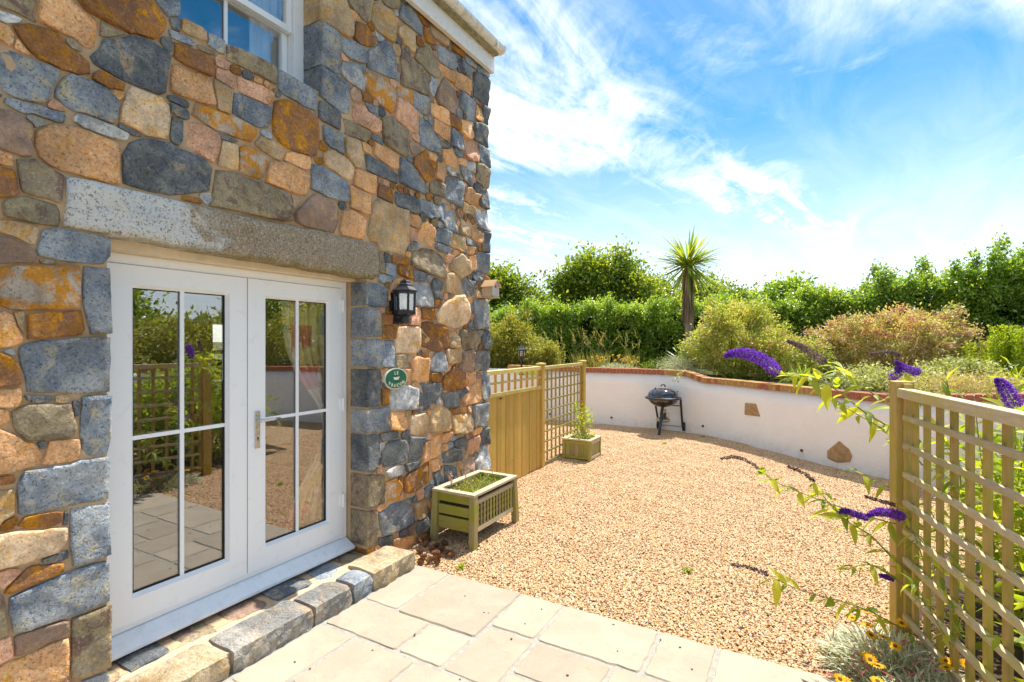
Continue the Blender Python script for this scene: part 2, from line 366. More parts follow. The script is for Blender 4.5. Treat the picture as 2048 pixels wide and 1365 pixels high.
# ------------------------------------------------------------------ geometry helpers
WLOC = {}
def link(o, parent=None, loc=(0, 0, 0)):
    """loc is a world position; children keep it relative to their parent"""
    col.objects.link(o); loc = Vector(loc)
    if parent is not None:
        o.parent = parent; o.location = loc - WLOC[parent.name]
    else: o.location = loc
    WLOC[o.name] = loc
    return o
def thing(name, label, cat, loc=(0, 0, 0), group=None):
    o = bpy.data.objects.new(name, None); o.empty_display_size = .1
    o['label'] = label; o['category'] = cat
    if group: o['group'] = group
    return link(o, None, loc)
class MB:
    def __init__(s): s.v, s.f = [], []
    def add(s, vs_, fs):
        k = len(s.v); s.v += [tuple(x) for x in vs_]; s.f += [tuple(i + k for i in q) for q in fs]; return s
    def box(s, a, b, M=None):
        (x0, y0, z0), (x1, y1, z1) = a, b
        vs_ = [(x0, y0, z0), (x1, y0, z0), (x1, y1, z0), (x0, y1, z0), (x0, y0, z1), (x1, y0, z1), (x1, y1, z1), (x0, y1, z1)]
        if M is not None: vs_ = [M @ Vector(p) for p in vs_]
        return s.add(vs_, [(0, 3, 2, 1), (4, 5, 6, 7), (0, 1, 5, 4), (1, 2, 6, 5), (2, 3, 7, 6), (3, 0, 4, 7)])
    def bar(s, a, b, w, h, up=(0, 0, 1)):
        a, b = Vector(a), Vector(b); d = (b - a).normalized()
        side = d.cross(Vector(up))
        if side.length < 1e-4: side = d.cross(Vector((1, 0, 0)))
        side.normalize(); u_ = side.cross(d).normalized()
        vs_ = [p + side * i * w / 2 + u_ * j * h / 2 for p in (a, b) for i, j in ((-1, -1), (1, -1), (1, 1), (-1, 1))]
        return s.add(vs_, [(0, 1, 2, 3), (7, 6, 5, 4), (0, 4, 5, 1), (1, 5, 6, 2), (2, 6, 7, 3), (3, 7, 4, 0)])
    def tube(s, pts, rad, n=8, cap=True):
        pts = [Vector(p) for p in pts]; k = len(s.v)
        if not isinstance(rad, (list, tuple)): rad = [rad] * len(pts)
        prev = None
        for i, p in enumerate(pts):
            d = (pts[min(i + 1, len(pts) - 1)] - pts[max(i - 1, 0)]).normalized()
            ref = prev if prev is not None else (Vector((0, 0, 1)) if abs(d.z) < .9 else Vector((1, 0, 0)))
            a = d.cross(ref); a = a.normalized() if a.length > 1e-5 else d.orthogonal().normalized()
            b = a.cross(d).normalized(); prev = b
            for j in range(n):
                th = 2 * PI * j / n
                s.v.append(tuple(p + (a * math.cos(th) + b * math.sin(th)) * rad[i]))
        for i in range(len(pts) - 1):
            for j in range(n):
                a0, a1 = k + i * n + j, k + i * n + (j + 1) % n
                s.f.append((a0, a0 + n, a1 + n, a1))
        if cap:
            s.f.append(tuple(k + j for j in range(n))); e = k + (len(pts) - 1) * n
            s.f.append(tuple(e + n - 1 - j for j in range(n)))
        return s
    def lathe(s, c, prof, n=24, axis='Z', cap=True):
        k = len(s.v); c = Vector(c)
        for r, z in prof:
            for j in range(n):
                th = 2 * PI * j / n; x, y = r * math.cos(th), r * math.sin(th)
                p = {'Z': (x, y, z), 'X': (z, x, y), 'Y': (y, z, x)}[axis]
                s.v.append(tuple(c + Vector(p)))
        for i in range(len(prof) - 1):
            for j in range(n):
                a0, a1 = k + i * n + j, k + i * n + (j + 1) % n
                s.f.append((a0, a1, a1 + n, a0 + n))
        if cap:
            s.f.append(tuple(k + n - 1 - j for j in range(n))); e = k + (len(prof) - 1) * n
            s.f.append(tuple(e + j for j in range(n)))
        return s
    def build(s, name, mat, parent=None, smooth=False, bevel=0, loc=None, mats=None, fm=None):
        if loc is None: loc = WLOC[parent.name] if parent is not None else Vector((0, 0, 0))
        loc = Vector(loc)
        me = bpy.data.meshes.new(name)
        me.from_pydata([tuple(Vector(p) - loc) for p in s.v], [], s.f)
        for m_ in ([mat] if mats is None else mats): me.materials.append(MATS[m_])
        if fm is not None: me.polygons.foreach_set('material_index', fm)
        if smooth: me.polygons.foreach_set('use_smooth', [True] * len(me.polygons))
        me.update()
        o = bpy.data.objects.new(name, me); link(o, parent, loc)
        if bevel:
            b = o.modifiers.new('bevel', 'BEVEL'); b.width = bevel; b.segments = 2; b.limit_method = 'ANGLE'; b.angle_limit = R(40)
        return o
def centre(s):
    a = np.array(s.v); return Vector((a.min(0) + a.max(0)) / 2)
def tag(o, label=None, cat=None, group=None, kind=None):
    if label: o['label'] = label
    if cat: o['category'] = cat
    if group: o['group'] = group
    if kind: o['kind'] = kind
    return o

# ------------------------------------------------------------------ the stone cottage
WX = -2.87                        # face of the house wall
DY0, DY1, DZ0, DZ1 = 1.185, 2.84, .13, 2.225     # french door opening
UY0, UY1, UZ0, UZ1 = 1.50, 2.408, 3.455, 4.42    # upper window opening
CORNER = 4.59
EAVE = 4.62
house = thing('stone_cottage', 'granite rubble stone cottage with white french doors and upper sash window', 'house', (WX, 2.0, 0))
m = MB(); xb, xf = -3.20, WX - .008; g_ = .012
YL = -2.5
for (y0, y1, z0, z1) in [(YL, DY0 - g_, -.2, DZ1 + .02), (DY1 + g_, CORNER - g_, -.2, DZ1 + .02), (DY0 - g_, DY1 + g_, -.2, .10),
                         (YL, CORNER - g_, DZ1 + .02, UZ0 - .01), (YL, UY0 - g_, UZ0 - .01, UZ1), (UY1 + g_, CORNER - g_, UZ0 - .01, UZ1), (YL, CORNER - g_, UZ1, EAVE)]:
    m.box((xb, y0, z0), (xf, y1, z1))
wall = m.build('wall', 'mortar', house)
# stones traced from the photograph, one zoomed tile after another (tile origin, scale), each outline on the plane of the wall
TILES = {
'A': (0, 0, 1365 / 512, """g:0,0 190,0 185,105 90,50 0,15;o:205,10 330,0 525,120 515,255 480,255 330,165 190,90;r:370,0 800,0 885,110 880,150 820,210 740,190 600,130 470,60;
b:800,0 955,0 955,90 900,80;g:540,110 660,180 590,200 535,195;w:0,62 100,103 95,122 0,97;o:0,110 40,150 75,210 60,235 0,205;
r:75,140 160,135 300,180 370,250 460,320 480,390 430,400 330,360 230,320 160,270 110,200;o:85,210 160,290 110,265 85,250;
d:490,300 545,205 690,200 760,195 860,245 905,300 895,500 850,505 640,420 510,340;b:0,240 250,345 310,385 240,545 130,525 0,480;
b:380,390 600,500 630,560 615,655 400,595 300,520 295,480;r:500,395 540,385 670,445 660,480 590,470 505,420;
l:690,460 860,520 895,570 905,640 885,740 780,725 640,650 640,580;b:30,525 330,605 340,655 150,600 35,555;w:390,610 450,610 680,715 670,740 560,715 400,650;
m:0,585 90,610 165,660 160,820 130,830 0,770;o:200,700 270,665 340,665 635,770 635,975 590,970 450,930 300,890 220,840 185,770;
d:690,760 760,735 900,760 1100,850 1130,900 1115,1015 900,1035 660,975 655,830;d:635,655 750,710 755,728 640,683;
r:930,225 1130,290 1140,370 1125,405 1010,350 930,300;o:925,340 1115,410 1145,560 1090,545 905,480 905,400;p:1155,370 1210,380 1250,430 1245,470 1155,420;
t:1145,425 1245,490 1225,605 1165,580;t:970,100 1100,175 1105,215 970,160;b:1108,178 1205,232 1195,285 1115,235;
y:1030,555 1280,640 1365,690 1360,750 1330,750 1160,690 1020,620;d:915,560 1005,600 1000,635 920,605;d:920,620 975,650 955,785 915,760;
p:1000,650 1080,670 1165,720 1165,800 1130,860 1070,830 985,790;t:1180,750 1280,775 1270,905 1170,880;r:980,1055 1070,1065 1080,1090 1000,1080;
o:0,810 60,835 75,875 0,865;r:0,885 70,910 90,960 95,1040 60,1055 0,1040;g:90,850 180,860 330,940 345,1010 335,1075 200,1040 115,1010;
g:45,1055 110,1050 290,1090 325,1130 310,1205 200,1190 40,1155 25,1110;l:0,1185 120,1185 215,1215 185,1300 120,1270 0,1215;b:910,165 955,185 1030,225 1030,245 920,195;
g:1060,245 1140,285 1130,300 1065,270;d:915,105 960,95 955,160 930,150;d:890,505 1005,550 1000,568 900,525;d:1170,715 1260,750 1240,760 1175,735"""),
'B': (480, 0, 1365 / 540, """b:410,105 505,180 505,370 490,375 405,325;b:405,332 555,430 560,570 530,575 405,480;t:410,0 520,0 560,90 570,180 545,185 405,97;
g:530,0 665,0 665,70 640,110 545,20;t:670,30 690,10 780,60 790,120 780,215 700,165 665,110;r:590,110 640,130 690,190 680,230 600,225 575,190;
b:510,190 620,235 635,270 630,320 540,285 510,240;w:515,310 590,330 620,400 625,465 540,400 510,370;b:640,270 735,200 780,270 805,410 700,370 645,340;
y:640,360 720,380 785,460 785,540 765,570 650,470 625,400;g:810,225 900,340 950,420 955,485 880,450 815,425;b:820,15 890,30 925,130 920,180 860,130 800,90;
t:800,140 840,130 890,180 885,275 830,220 800,170;o:780,80 805,110 800,130 780,115;r:890,30 950,85 960,140 920,120 895,80;t:960,110 1050,180 1050,240 960,175;
r:925,130 980,190 990,230 940,210;g:880,290 900,250 960,225 1015,380 1000,410 940,350;w:995,230 1090,285 1095,340 1060,355 1000,300;r:1070,200 1130,260 1125,290 1075,255;
b:1140,270 1200,320 1190,345 1140,310;o:1000,310 1080,370 1080,420 1010,360;o:1090,360 1160,410 1155,485 1085,430;b:1115,300 1170,345 1170,400 1120,360;
m:1030,395 1090,460 1100,500 1090,580 1000,520 985,490;w:965,385 1000,400 980,490 955,450;d:1180,365 1255,400 1255,540 1180,490;d:1180,620 1255,640 1255,745 1180,700;
b:1205,735 1255,760 1255,855 1205,810;g:1190,820 1255,858 1255,955 1190,915;d:1215,960 1255,965 1255,1060 1215,1040;w:1190,1060 1255,1070 1255,1175 1190,1130;
d:1225,1170 1255,1180 1255,1280 1225,1270;b:1195,1270 1255,1285 1255,1385 1195,1375;b:1200,320 1255,365 1255,395 1200,362;d:1225,535 1255,550 1255,632 1225,610;
b:1110,465 1190,520 1185,615 1150,600 1110,540;o:1195,525 1222,555 1220,620 1190,600;r:1055,575 1115,610 1110,660 1055,620;o:1115,605 1165,620 1180,690 1160,705 1115,670;
b:1070,650 1130,680 1125,765 1070,735;p:1130,705 1190,720 1210,790 1200,825 1135,790;b:1080,755 1130,775 1135,800 1085,785;o:1020,755 1070,755 1105,800 1095,855 1040,825 1020,795;
w:1140,810 1185,830 1190,875 1140,845;b:1110,835 1170,880 1170,945 1125,910;o:1000,815 1045,850 1030,920 985,900;o:960,775 995,790 985,820 960,800;
r:875,800 940,755 965,830 985,890 940,930 880,860;b:910,590 960,630 1010,740 1010,775 910,735;d:1010,710 1060,725 1060,750 1015,745;o:960,515 1045,565 1055,635 965,585;
o:975,595 1055,650 1055,715 980,665;b:880,470 950,500 960,580 935,580 880,540;y:795,440 870,470 870,525 800,485;p:795,495 895,560 900,660 890,675 790,615 785,570;
b:630,515 695,545 695,605 640,565;p:570,520 630,525 705,615 705,660 680,675 570,605;g:715,600 770,590 855,660 860,760 840,795 725,720;d:665,670 720,700 720,730 665,700;
d:405,515 500,570 505,650 400,595;g:515,580 655,670 655,705 640,715 520,665;r:170,505 270,510 390,605 400,790 360,795 250,750 165,690;
b:-35,460 100,520 148,545 150,620 130,655 -40,575;p:-15,385 120,440 175,475 165,510 130,525 0,470;g:-70,225 0,250 180,345 175,425 0,335 -70,300;b:190,352 385,465 385,560 320,530 190,450;
t:75,720 110,690 210,745 220,790 205,815 130,765;y:-15,730 70,750 130,800 125,860 100,905 0,880;o:240,775 355,790 350,850 330,850 220,810;
o:150,820 230,820 355,890 355,930 330,985 200,950 130,920;b:365,830 460,850 540,920 550,1020 480,1005 365,960;l:420,775 480,755 560,820 580,860 570,905 500,890 425,835;
t:535,700 600,710 640,800 635,860 590,845 530,770;b:425,640 515,680 525,780 495,770 430,715;o:620,720 660,740 660,780 620,755;o:680,715 800,790 800,850 780,850 675,780;
d:630,775 760,855 795,885 795,930 640,860;b:810,795 900,850 945,945 935,985 805,930;o:585,860 690,890 690,975 650,970 575,930;r:700,930 770,955 780,1035 700,995;
d:790,970 895,1005 905,1080 780,1045;o:560,940 655,985 655,1085 560,1045;m:280,1080 370,985 400,985 500,1050 505,1110 470,1200 330,1155 285,1125;t:265,990 300,1005 280,1045 265,1040;
t:685,1000 850,1060 855,1220 830,1295 640,1245 660,1070;o:515,1065 560,1065 635,1110 620,1245 500,1200;g:-125,853 -20,870 110,925 235,970 262,1015 260,1115 240,1138 0,1065 -147,1038 -135,950;
g:960,925 1000,910 1030,935 1025,1000 960,975;b:1040,890 1100,900 1125,935 1115,1055 1035,1000;b:910,1000 1000,1045 1010,1100 960,1105 905,1060;
b:1010,1020 1040,1020 1095,1090 1090,1175 1050,1170 1010,1110;o:1140,945 1210,985 1205,1045 1130,1020;t:1120,1020 1185,1055 1180,1090 1120,1070;d:1050,870 1110,880 1105,900 1055,890;
o:850,1080 910,1100 905,1155 850,1130;p:855,1150 900,1165 895,1225 855,1215;o:905,1140 940,1125 985,1160 980,1245 900,1240;b:990,1150 1055,1170 1055,1240 990,1215;
t:1065,1170 1135,1210 1135,1280 1060,1240;o:1175,1150 1220,1180 1215,1235 1170,1210;t:1110,1110 1170,1130 1165,1190 1110,1180;b:990,1235 1080,1265 1075,1285 990,1260;
b:1140,1210 1215,1235 1200,1255 1140,1235;o:1145,1240 1180,1250 1175,1290 1145,1280;g:700,0 800,0 800,40 750,40"""),
'C': (0, 400, 2.73, """m:0,200 80,215 170,275 200,320 190,345 0,340;b:225,152 430,165 590,190 606,205 606,355 560,350 220,305 205,280;g:225,325 305,340 300,352 225,345;
y:0,375 90,350 420,360 432,400 425,590 330,600 0,585;b:460,365 600,365 606,730 495,735 470,650 458,480;o:0,610 60,625 95,700 120,770 100,800 0,800;
t:80,620 125,610 130,720 100,690;r:150,625 300,610 440,605 455,640 458,735 420,745 160,755;b:90,800 300,755 580,740 606,750 608,1050 400,1055 160,1060 140,960 95,850;
w:25,830 60,815 85,845 60,850;r:0,830 60,850 100,910 105,1000 80,1015 0,1015;o:0,1040 100,1035 108,1080 100,1120 0,1125;d:140,1072 290,1072 285,1088 200,1098;
g:65,1155 150,1130 380,1115 400,1160 405,1270 390,1285 130,1315 100,1270;b:450,1085 500,1065 610,1065 612,1385 570,1400 450,1400;d:400,1110 430,1110 425,1170 410,1185;
o:0,1150 40,1160 45,1200 0,1225;d:215,1325 250,1320 255,1355 220,1360"""),
'D': (0, 880, 2.814, """o:0,-50 100,-20 200,35 240,70 235,110 180,150 0,190;o:275,10 440,0 450,30 440,110 420,125 245,150 255,80;b:110,180 300,140 500,110 632,85 634,330 560,350 300,390 150,415 110,410;
r:0,220 70,213 80,230 0,247;t:0,300 70,290 75,370 50,430 0,500;r:100,485 150,440 250,415 350,405 345,460 250,485 120,490;b:400,390 500,360 634,345 636,640 560,665 415,705 405,560;
l:0,550 100,520 365,500 370,560 330,620 200,660 0,740;d:250,680 375,635 370,662 260,692;r:25,865 80,780 180,720 340,700 340,740 200,800 50,865;
b:50,890 250,800 500,710 636,670 638,890 620,905 400,980 150,1080 90,1080 40,980;g:0,850 20,880 45,1080 0,1130;m:85,1110 200,1060 370,1025 385,1060 300,1120 120,1215 100,1210;
p:0,1140 60,1120 60,1210 0,1270;o:0,1290 200,1190 370,1115 385,1200 380,1330 280,1400 0,1530;g:410,1010 640,915 641,1270 400,1360;d:365,410 380,405 380,470 368,475"""),
'E': (660, 500, 2.2765, """b:160,150 250,165 260,200 255,260 160,250;b:160,262 225,275 235,340 230,390 160,398;b:160,405 290,412 290,535 160,530;d:160,545 225,545 230,710 160,718;
b:160,728 265,718 268,820 160,838;d:160,845 215,840 222,900 210,1005 160,1018;g:160,1030 245,1025 248,1150 160,1183;g:160,1195 215,1190 215,1340 160,1362;
g:218,10 245,20 245,105 220,95;b:250,60 305,75 305,120 250,108;b:222,112 280,122 278,150 225,140;r:275,20 355,35 355,65 280,55;r:310,70 375,85 380,125 370,130 310,110;
g:370,0 440,-10 520,30 520,130 440,105 370,70;b:380,90 430,108 430,140 385,140;o:262,190 290,140 330,120 345,135 320,190 290,235 262,235;w:370,165 445,140 468,220 465,260 385,255;
d:460,140 490,130 515,150 510,225 470,215;t:525,110 560,105 600,140 600,190 580,200 525,190;t:540,85 560,40 590,20 635,50 630,110 600,125;o:630,30 655,25 658,90 640,90;
d:640,100 690,100 685,135 650,140;b:605,135 655,140 658,205 610,210;l:485,290 500,255 570,205 600,205 630,245 632,330 580,358 520,345 490,330;r:470,225 505,235 500,260 470,260;
p:360,290 395,258 410,275 410,345 355,340;r:415,265 475,265 480,315 415,315;r:235,290 300,300 300,335 235,335;r:418,330 440,322 530,360 535,445 480,460 420,440;
l:305,350 405,348 410,400 400,465 300,470 300,400;r:235,345 290,345 295,400 240,405;t:540,375 575,375 590,440 545,445;g:590,365 650,365 685,410 670,450 620,460 595,430;
b:650,225 723,225 723,358 660,358 648,290;d:688,368 723,368 723,455 695,450;d:662,460 723,458 723,545 660,550;b:695,560 723,556 723,680 692,685;b:650,705 723,695 723,800 650,805;
d:685,830 723,805 723,880 690,885;w:660,960 700,890 723,890 723,1000 660,1010;b:660,1020 723,1008 723,1080 665,1090;m:605,470 650,462 648,550 602,550;t:525,450 595,455 605,490 590,515 530,515;
w:455,500 490,460 515,470 525,520 520,552 455,550;g:295,480 370,475 370,535 295,535;o:375,500 395,485 450,495 452,595 400,600 372,590;r:510,590 560,528 600,560 625,580 620,610 560,640 515,640;
r:455,565 510,565 505,600 455,598;o:630,560 658,565 655,605 628,600;o:600,680 640,625 690,590 690,690 610,710;o:340,545 370,545 370,600 340,595;w:275,640 340,618 395,625 395,720 350,725 278,730;
d:410,605 495,605 495,660 470,690 430,732 405,715;d:510,660 530,645 570,645 585,705 555,718 505,710;d:580,640 620,640 590,675;r:235,632 272,635 265,705 235,700;
o:275,740 345,740 348,800 330,820 270,815;l:362,755 440,742 450,790 440,845 365,840;t:460,735 500,708 545,735 540,825 455,830;t:550,750 630,745 645,770 640,830 555,840;
r:560,725 600,715 610,745 560,745;d:228,838 305,828 305,850 235,868;d:235,920 270,875 335,862 348,890 345,955 240,990;d:360,850 430,855 428,880 415,950 358,962;
o:415,960 425,880 505,835 510,860 505,930 420,965;o:515,835 545,830 545,870 515,880;d:505,935 560,900 610,905 605,940 560,965 510,970;d:560,870 615,855 620,890 565,900;
p:620,870 675,845 680,905 650,925 618,930;m:600,945 650,940 655,1000 630,1040 598,1030;d:345,975 415,960 410,985 350,1005;w:258,1010 300,985 335,985 335,1020 270,1030;
r:330,1040 370,1010 450,965 455,1060 400,1090 340,1110;o:460,960 490,955 490,1000 465,1005;d:470,1020 510,985 520,1090 480,1080;d:520,980 570,990 575,1060 530,1080;
y:255,1060 310,1040 322,1080 315,1140 255,1150;b:220,1200 300,1150 375,1128 382,1240 330,1270 240,1305;t:385,1160 440,1130 450,1200 400,1230;d:390,1235 440,1225 455,1270 400,1300;
o:285,1320 380,1300 390,1330 340,1360 290,1360;r:400,1300 455,1280 455,1320 400,1325;d:220,1310 280,1300 270,1340 225,1345;o:580,1055 640,1050 650,1110 590,1130;t:500,1100 570,1090 575,1150 505,1170;
r:470,1180 540,1175 545,1240 480,1260;g:560,1160 640,1130 650,1200 570,1230;b:240,600 330,608 335,622 245,622"""),
}
def sdist(Q, V):                  # signed distance of points Q to polygon V (negative inside)
    d = np.full(len(Q), 1e9); ins = np.zeros(len(Q), bool)
    for i in range(len(V)):
        a, b = V[i], V[(i + 1) % len(V)]; e = b - a; w = Q - a
        t_ = np.clip((w @ e) / max(e @ e, 1e-9), 0, 1)
        d = np.minimum(d, ((w - t_[:, None] * e) ** 2).sum(1))
        c_ = (a[1] > Q[:, 1]) != (b[1] > Q[:, 1])
        with np.errstate(divide='ignore', invalid='ignore'):
            xi = a[0] + (Q[:, 1] - a[1]) * e[0] / (e[1] if abs(e[1]) > 1e-9 else 1e-9)
        ins ^= c_ & (Q[:, 0] < xi)
    d = np.sqrt(d); d[ins] *= -1
    return d
def snap(y, z):
    if abs(y - DY1) < .035 and z < DZ1: y = DY1
    if abs(y - DY0) < .03 and z < DZ1 + .1: y = DY0
    if abs(y - UY1) < .03 and z > UZ0 - .02: y = UY1
    if abs(y - CORNER) < .045: y = CORNER
    return y, z
POLY, PCODE = [], []
for key, (ox, oy, sc_, txt) in TILES.items():
    for item in txt.replace('\n', '').split(';'):
        code, pts = item.split(':')
        V = []
        for q in pts.split():
            x, y = map(float, q.split(','))
            if x == 0 and ox == 0: x = -25          # stones cut by the frame go on a little
            if y == 0 and oy == 0: y = -30
            V.append(snap(*WALLP(ox + x / sc_, oy + y / sc_)))
        POLY.append(np.array(V)); PCODE.append(code)
LINT = np.array([(1.005, 2.245), (1.02, 2.47), (1.8, 2.478), (2.93, 2.482), (2.96, 2.44), (2.957, 2.235), (2.90, 2.205), (2.3, 2.222), (1.6, 2.232)])
OPEN = [np.array([(DY0, -.5), (DY1, -.5), (DY1, DZ1), (DY0, DZ1)]), np.array([(UY0, UZ0), (UY1, UZ0), (UY1, UZ1), (UY0, UZ1)])]
# fill what is left (gaps between traced stones, and the wall outside the photograph) with further stones
gy, gz = np.meshgrid(np.arange(-1.2, CORNER - .02, .022), np.arange(.02, EAVE - .03, .022)); GP = np.c_[gy.ravel(), gz.ravel()]
clear = np.full(len(GP), 1e9)
for V in POLY + [LINT] + OPEN: clear = np.minimum(clear, sdist(GP, V))
clear = np.minimum(clear, np.minimum(CORNER - GP[:, 0], np.minimum(EAVE - GP[:, 1], GP[:, 1] + .02)))
uu = np.zeros(len(GP)); 
tt = np.array([(WX * SA * -1 + y * CA) for y in GP[:, 0]]); xx = np.array([WX * CA + y * SA for y in GP[:, 0]])
uu = 1024 + F * xx / tt; vv = 682 - F * (GP[:, 1] - EYE) / tt
inframe = (uu > -10) & (vv > -10) & (vv < 1380) & (tt > 0)
NPHOTO = len(POLY); nfill = 0
CH = 'bbddooopprrrtggwm'
while nfill < 420:
    lim = np.where(inframe, np.minimum(clear, .06), np.minimum(clear, .11))
    val = lim * np.where(inframe, 4, 1) * (1 if nfill < 90 else 1)
    i = int(np.argmax(np.where(lim > np.where(inframe, .019, .022), val, 0)))
    if lim[i] <= (.019 if inframe[i] else .022): break
    r = lim[i] * random.uniform(.8, 1.0); c0 = GP[i]; asp = random.uniform(1.0, 1.6)
    k = random.randint(5, 7); a0 = random.uniform(0, 6.3)
    V = np.array([(c0[0] + r * asp * math.cos(a0 + 2 * PI * j / k) * random.uniform(.85, 1.15), c0[1] + r * math.sin(a0 + 2 * PI * j / k) * random.uniform(.85, 1.15)) for j in range(k)])
    POLY.append(V); PCODE.append(random.choice(CH)); nfill += 1
    clear = np.minimum(clear, sdist(GP, V))
CEN = [V.mean(0) for V in POLY]; RAD = [np.sqrt(((V - c) ** 2).sum(1)).max() for V, c in zip(POLY, CEN)]
OBST = [(LINT, .010)] + [(V, .0) for V in OPEN]
small = MB(); small_m = []
SMATS = sorted(set(CODES.values()))
for i, V in enumerate(POLY):
    c = CEN[i]
    if sdist(c[None], V)[0] > 0: c = (V[0] + V[1] + V[2]) / 3
    ang = np.concatenate([np.arctan2(V[:, 1] - c[1], V[:, 0] - c[0]), np.linspace(-PI, PI, 18, endpoint=False) + .07])
    ang = np.sort(ang); keep = [0] + [j for j in range(1, len(ang)) if ang[j] - ang[j - 1] > .09]; ang = ang[keep]
    rs = np.linspace(.10, 1.25, 60) * RAD[i]
    Q = (c + np.stack([np.cos(ang), np.sin(ang)], 1)[:, None, :] * rs[None, :, None]).reshape(-1, 2)
    grow = .012
    si = sdist(Q, V); ok = si < grow
    for j, V2 in enumerate(POLY):
        if j != i and np.hypot(*(CEN[j] - c)) < RAD[j] + RAD[i] * 1.25 + .02: ok &= si < sdist(Q, V2) - .0055
    for V2, gp in OBST:
        if np.hypot(*(V2.mean(0) - c)) < 2.5: ok &= sdist(Q, V2) > gp - .001
    ok &= (Q[:, 0] <= CORNER + .001)
    ok = ok.reshape(len(ang), -1)
    first_bad = np.where(ok.all(1), ok.shape[1], (~ok).argmax(1))
    rad = rs[np.clip(first_bad - 1, 0, None)] * rng.uniform(.975, 1.0, len(ang))
    n = len(ang); edge = c + np.stack([np.cos(ang), np.sin(ang)], 1) * rad[:, None]
    ymax, ymin = edge[:, 0].max(), edge[:, 0].min()
    jamb = (abs(ymax - CORNER) < .02) or (abs(ymin - DY1) < .025 and c[1] < DZ1) or (abs(ymax - DY0) < .03 and c[1] < DZ1) or (abs(ymin - UY1) < .025 and c[1] > UZ0)
    size = math.sqrt(max(1e-5, .5 * abs(np.sum(edge[:, 0] * np.roll(edge[:, 1], -1) - edge[:, 1] * np.roll(edge[:, 0], -1)))))
    # rough-hewn faces towards the far corner stand out more than the flat ones near the camera
    rough_k = np.clip((c[0] - 2.9) / 1.2, 0, 1) if c[1] < 3.2 else np.clip((c[0] - 3.6) / 1.0, 0, .7)
    prot = (.004 + .009 * random.random() + .018 * rough_k * random.random()) * min(1, size / .12)
    ph = rng.uniform(0, 6.3, 6); tilt = rng.normal(0, .06 + .13 * rough_k, 2)
    def relief(p):
        d_ = p - c
        f_ = (math.sin(d_[0] * 31 + ph[0]) * math.sin(d_[1] * 37 + ph[1]) + .6 * math.sin(d_[0] * 67 + d_[1] * 23 + ph[2]) + .5 * math.sin(d_[1] * 71 - d_[0] * 29 + ph[3]))
        return f_ * (.0022 + .0058 * rough_k) * min(1, size / .1) + float(np.clip(d_ @ tilt, -.014, .014))
    back = WX - (.17 if jamb else .045)
    rings = [(1.0, None), (1.0, -.003), (.982, .90), (.84, 1.0), (.45, .97)]
    vs_ = []
    for s_, hgt in rings:
        for e in edge:
            p = c + (e - c) * s_
            yy = p[0]
            if hgt is None: vs_.append((back, yy, p[1]))
            elif hgt < 0: vs_.append((WX + hgt + min(0, relief(p)), yy, p[1]))
            else: vs_.append((WX + prot * hgt + relief(p), yy, p[1]))
    vs_.append((WX + prot + relief(c), c[0], c[1]))
    fs = []
    for k in range(len(rings) - 1):
        for j in range(n):
            a0, a1 = k * n + j, k * n + (j + 1) % n
            fs.append((a0, a1, a1 + n, a0 + n))
    k = (len(rings) - 1) * n
    fs += [(k + j, k + (j + 1) % n, len(vs_) - 1) for j in range(n)]
    mt = CODES[PCODE[i]]
    if i < 300:
        b_ = MB().add(vs_, fs)
        o = b_.build('stone', mt, wall, loc=(WX, c[0], c[1]))
        o.data.polygons.foreach_set('use_smooth', [q >= 2 * n for q in range(len(fs))])
    else:
        small.add(vs_, fs); small_m += [SMATS.index(mt)] * len(fs)
if small.v:
    tag(small.build('small_stones', None, wall, mats=SMATS, fm=small_m), kind='stuff')
# lintel
n = len(LINT); c = LINT.mean(0)
m = MB(); L2 = []
for i in range(n):
    a, b = LINT[i], LINT[(i + 1) % n]
    k = max(1, int(np.hypot(*(b - a)) / .09))
    for j in range(k): L2.append(a + (b - a) * j / k + rng.normal(0, .0035, 2))
L2 = np.array(L2); n = len(L2); vs_ = []
for sy, sz, x in ((1, 1, -.19), (1, 1, .004), (.992, .93, .016), (.97, .7, .020), (.9, .25, .021)):
    for q in L2: vs_.append((WX + x + (rng.normal(0, .0018) if x > 0 else 0), c[0] + (q[0] - c[0]) * sy, c[1] + (q[1] - c[1]) * sz))
fs = [(k * n + j, k * n + (j + 1) % n, (k + 1) * n + (j + 1) % n, (k + 1) * n + j) for k in range(4) for j in range(n)]
vs_.append((WX + .021, c[0], c[1])); fs += [(4 * n + j, 4 * n + (j + 1) % n, len(vs_) - 1) for j in range(n)]
fs.append(tuple(range(n - 1, -1, -1)))
fs = [tuple(reversed(q)) for q in fs]
lint = m.add(vs_, fs).build('lintel', 'lintel_granite', house, smooth=True, loc=(WX, c[0], c[1]))
tag(lint, 'long weathered granite lintel over the french doors')

# end wall and back of the house, ceiling, floor, eaves
m = MB(); m.box((-6.9, CORNER - .30, -.2), (-3.2005, CORNER - .012, EAVE)); m.build('end_wall', 'mortar', house)
m = MB()
m.box((-6.9, -.9, -.15), (-3.2005, 4.285, .12)); m.build('room_floor', 'room_floor', house)
m = MB(); m.box((-6.9, -.9, 2.45), (-3.2005, 4.285, 2.75)); m.build('room_ceiling', 'room_wall', house)
MB().box((-6.9, -.9, 4.50), (-3.2005, 4.285, 4.58)).build('upper_ceiling', 'room_wall', house)
MB().box((-6.6, -.9, 2.7505), (-3.2005, 4.285, 2.78)).build('upper_floor', 'room_floor', house)
m = MB()
for y0, y1, z0, z1 in ((-.9, 3.86, .12, 2.45), (4.15, 4.285, .12, 2.45), (3.86, 4.15, .12, 1.15), (3.86, 4.15, 2.0, 2.45)):
    m.box((-6.9, y0, z0), (-6.7, y1, z1))
m.box((-6.9, -1.1, .12), (-3.2005, -.9, 2.45)); m.build('room_wall', 'room_wall', house)
wi = MB()
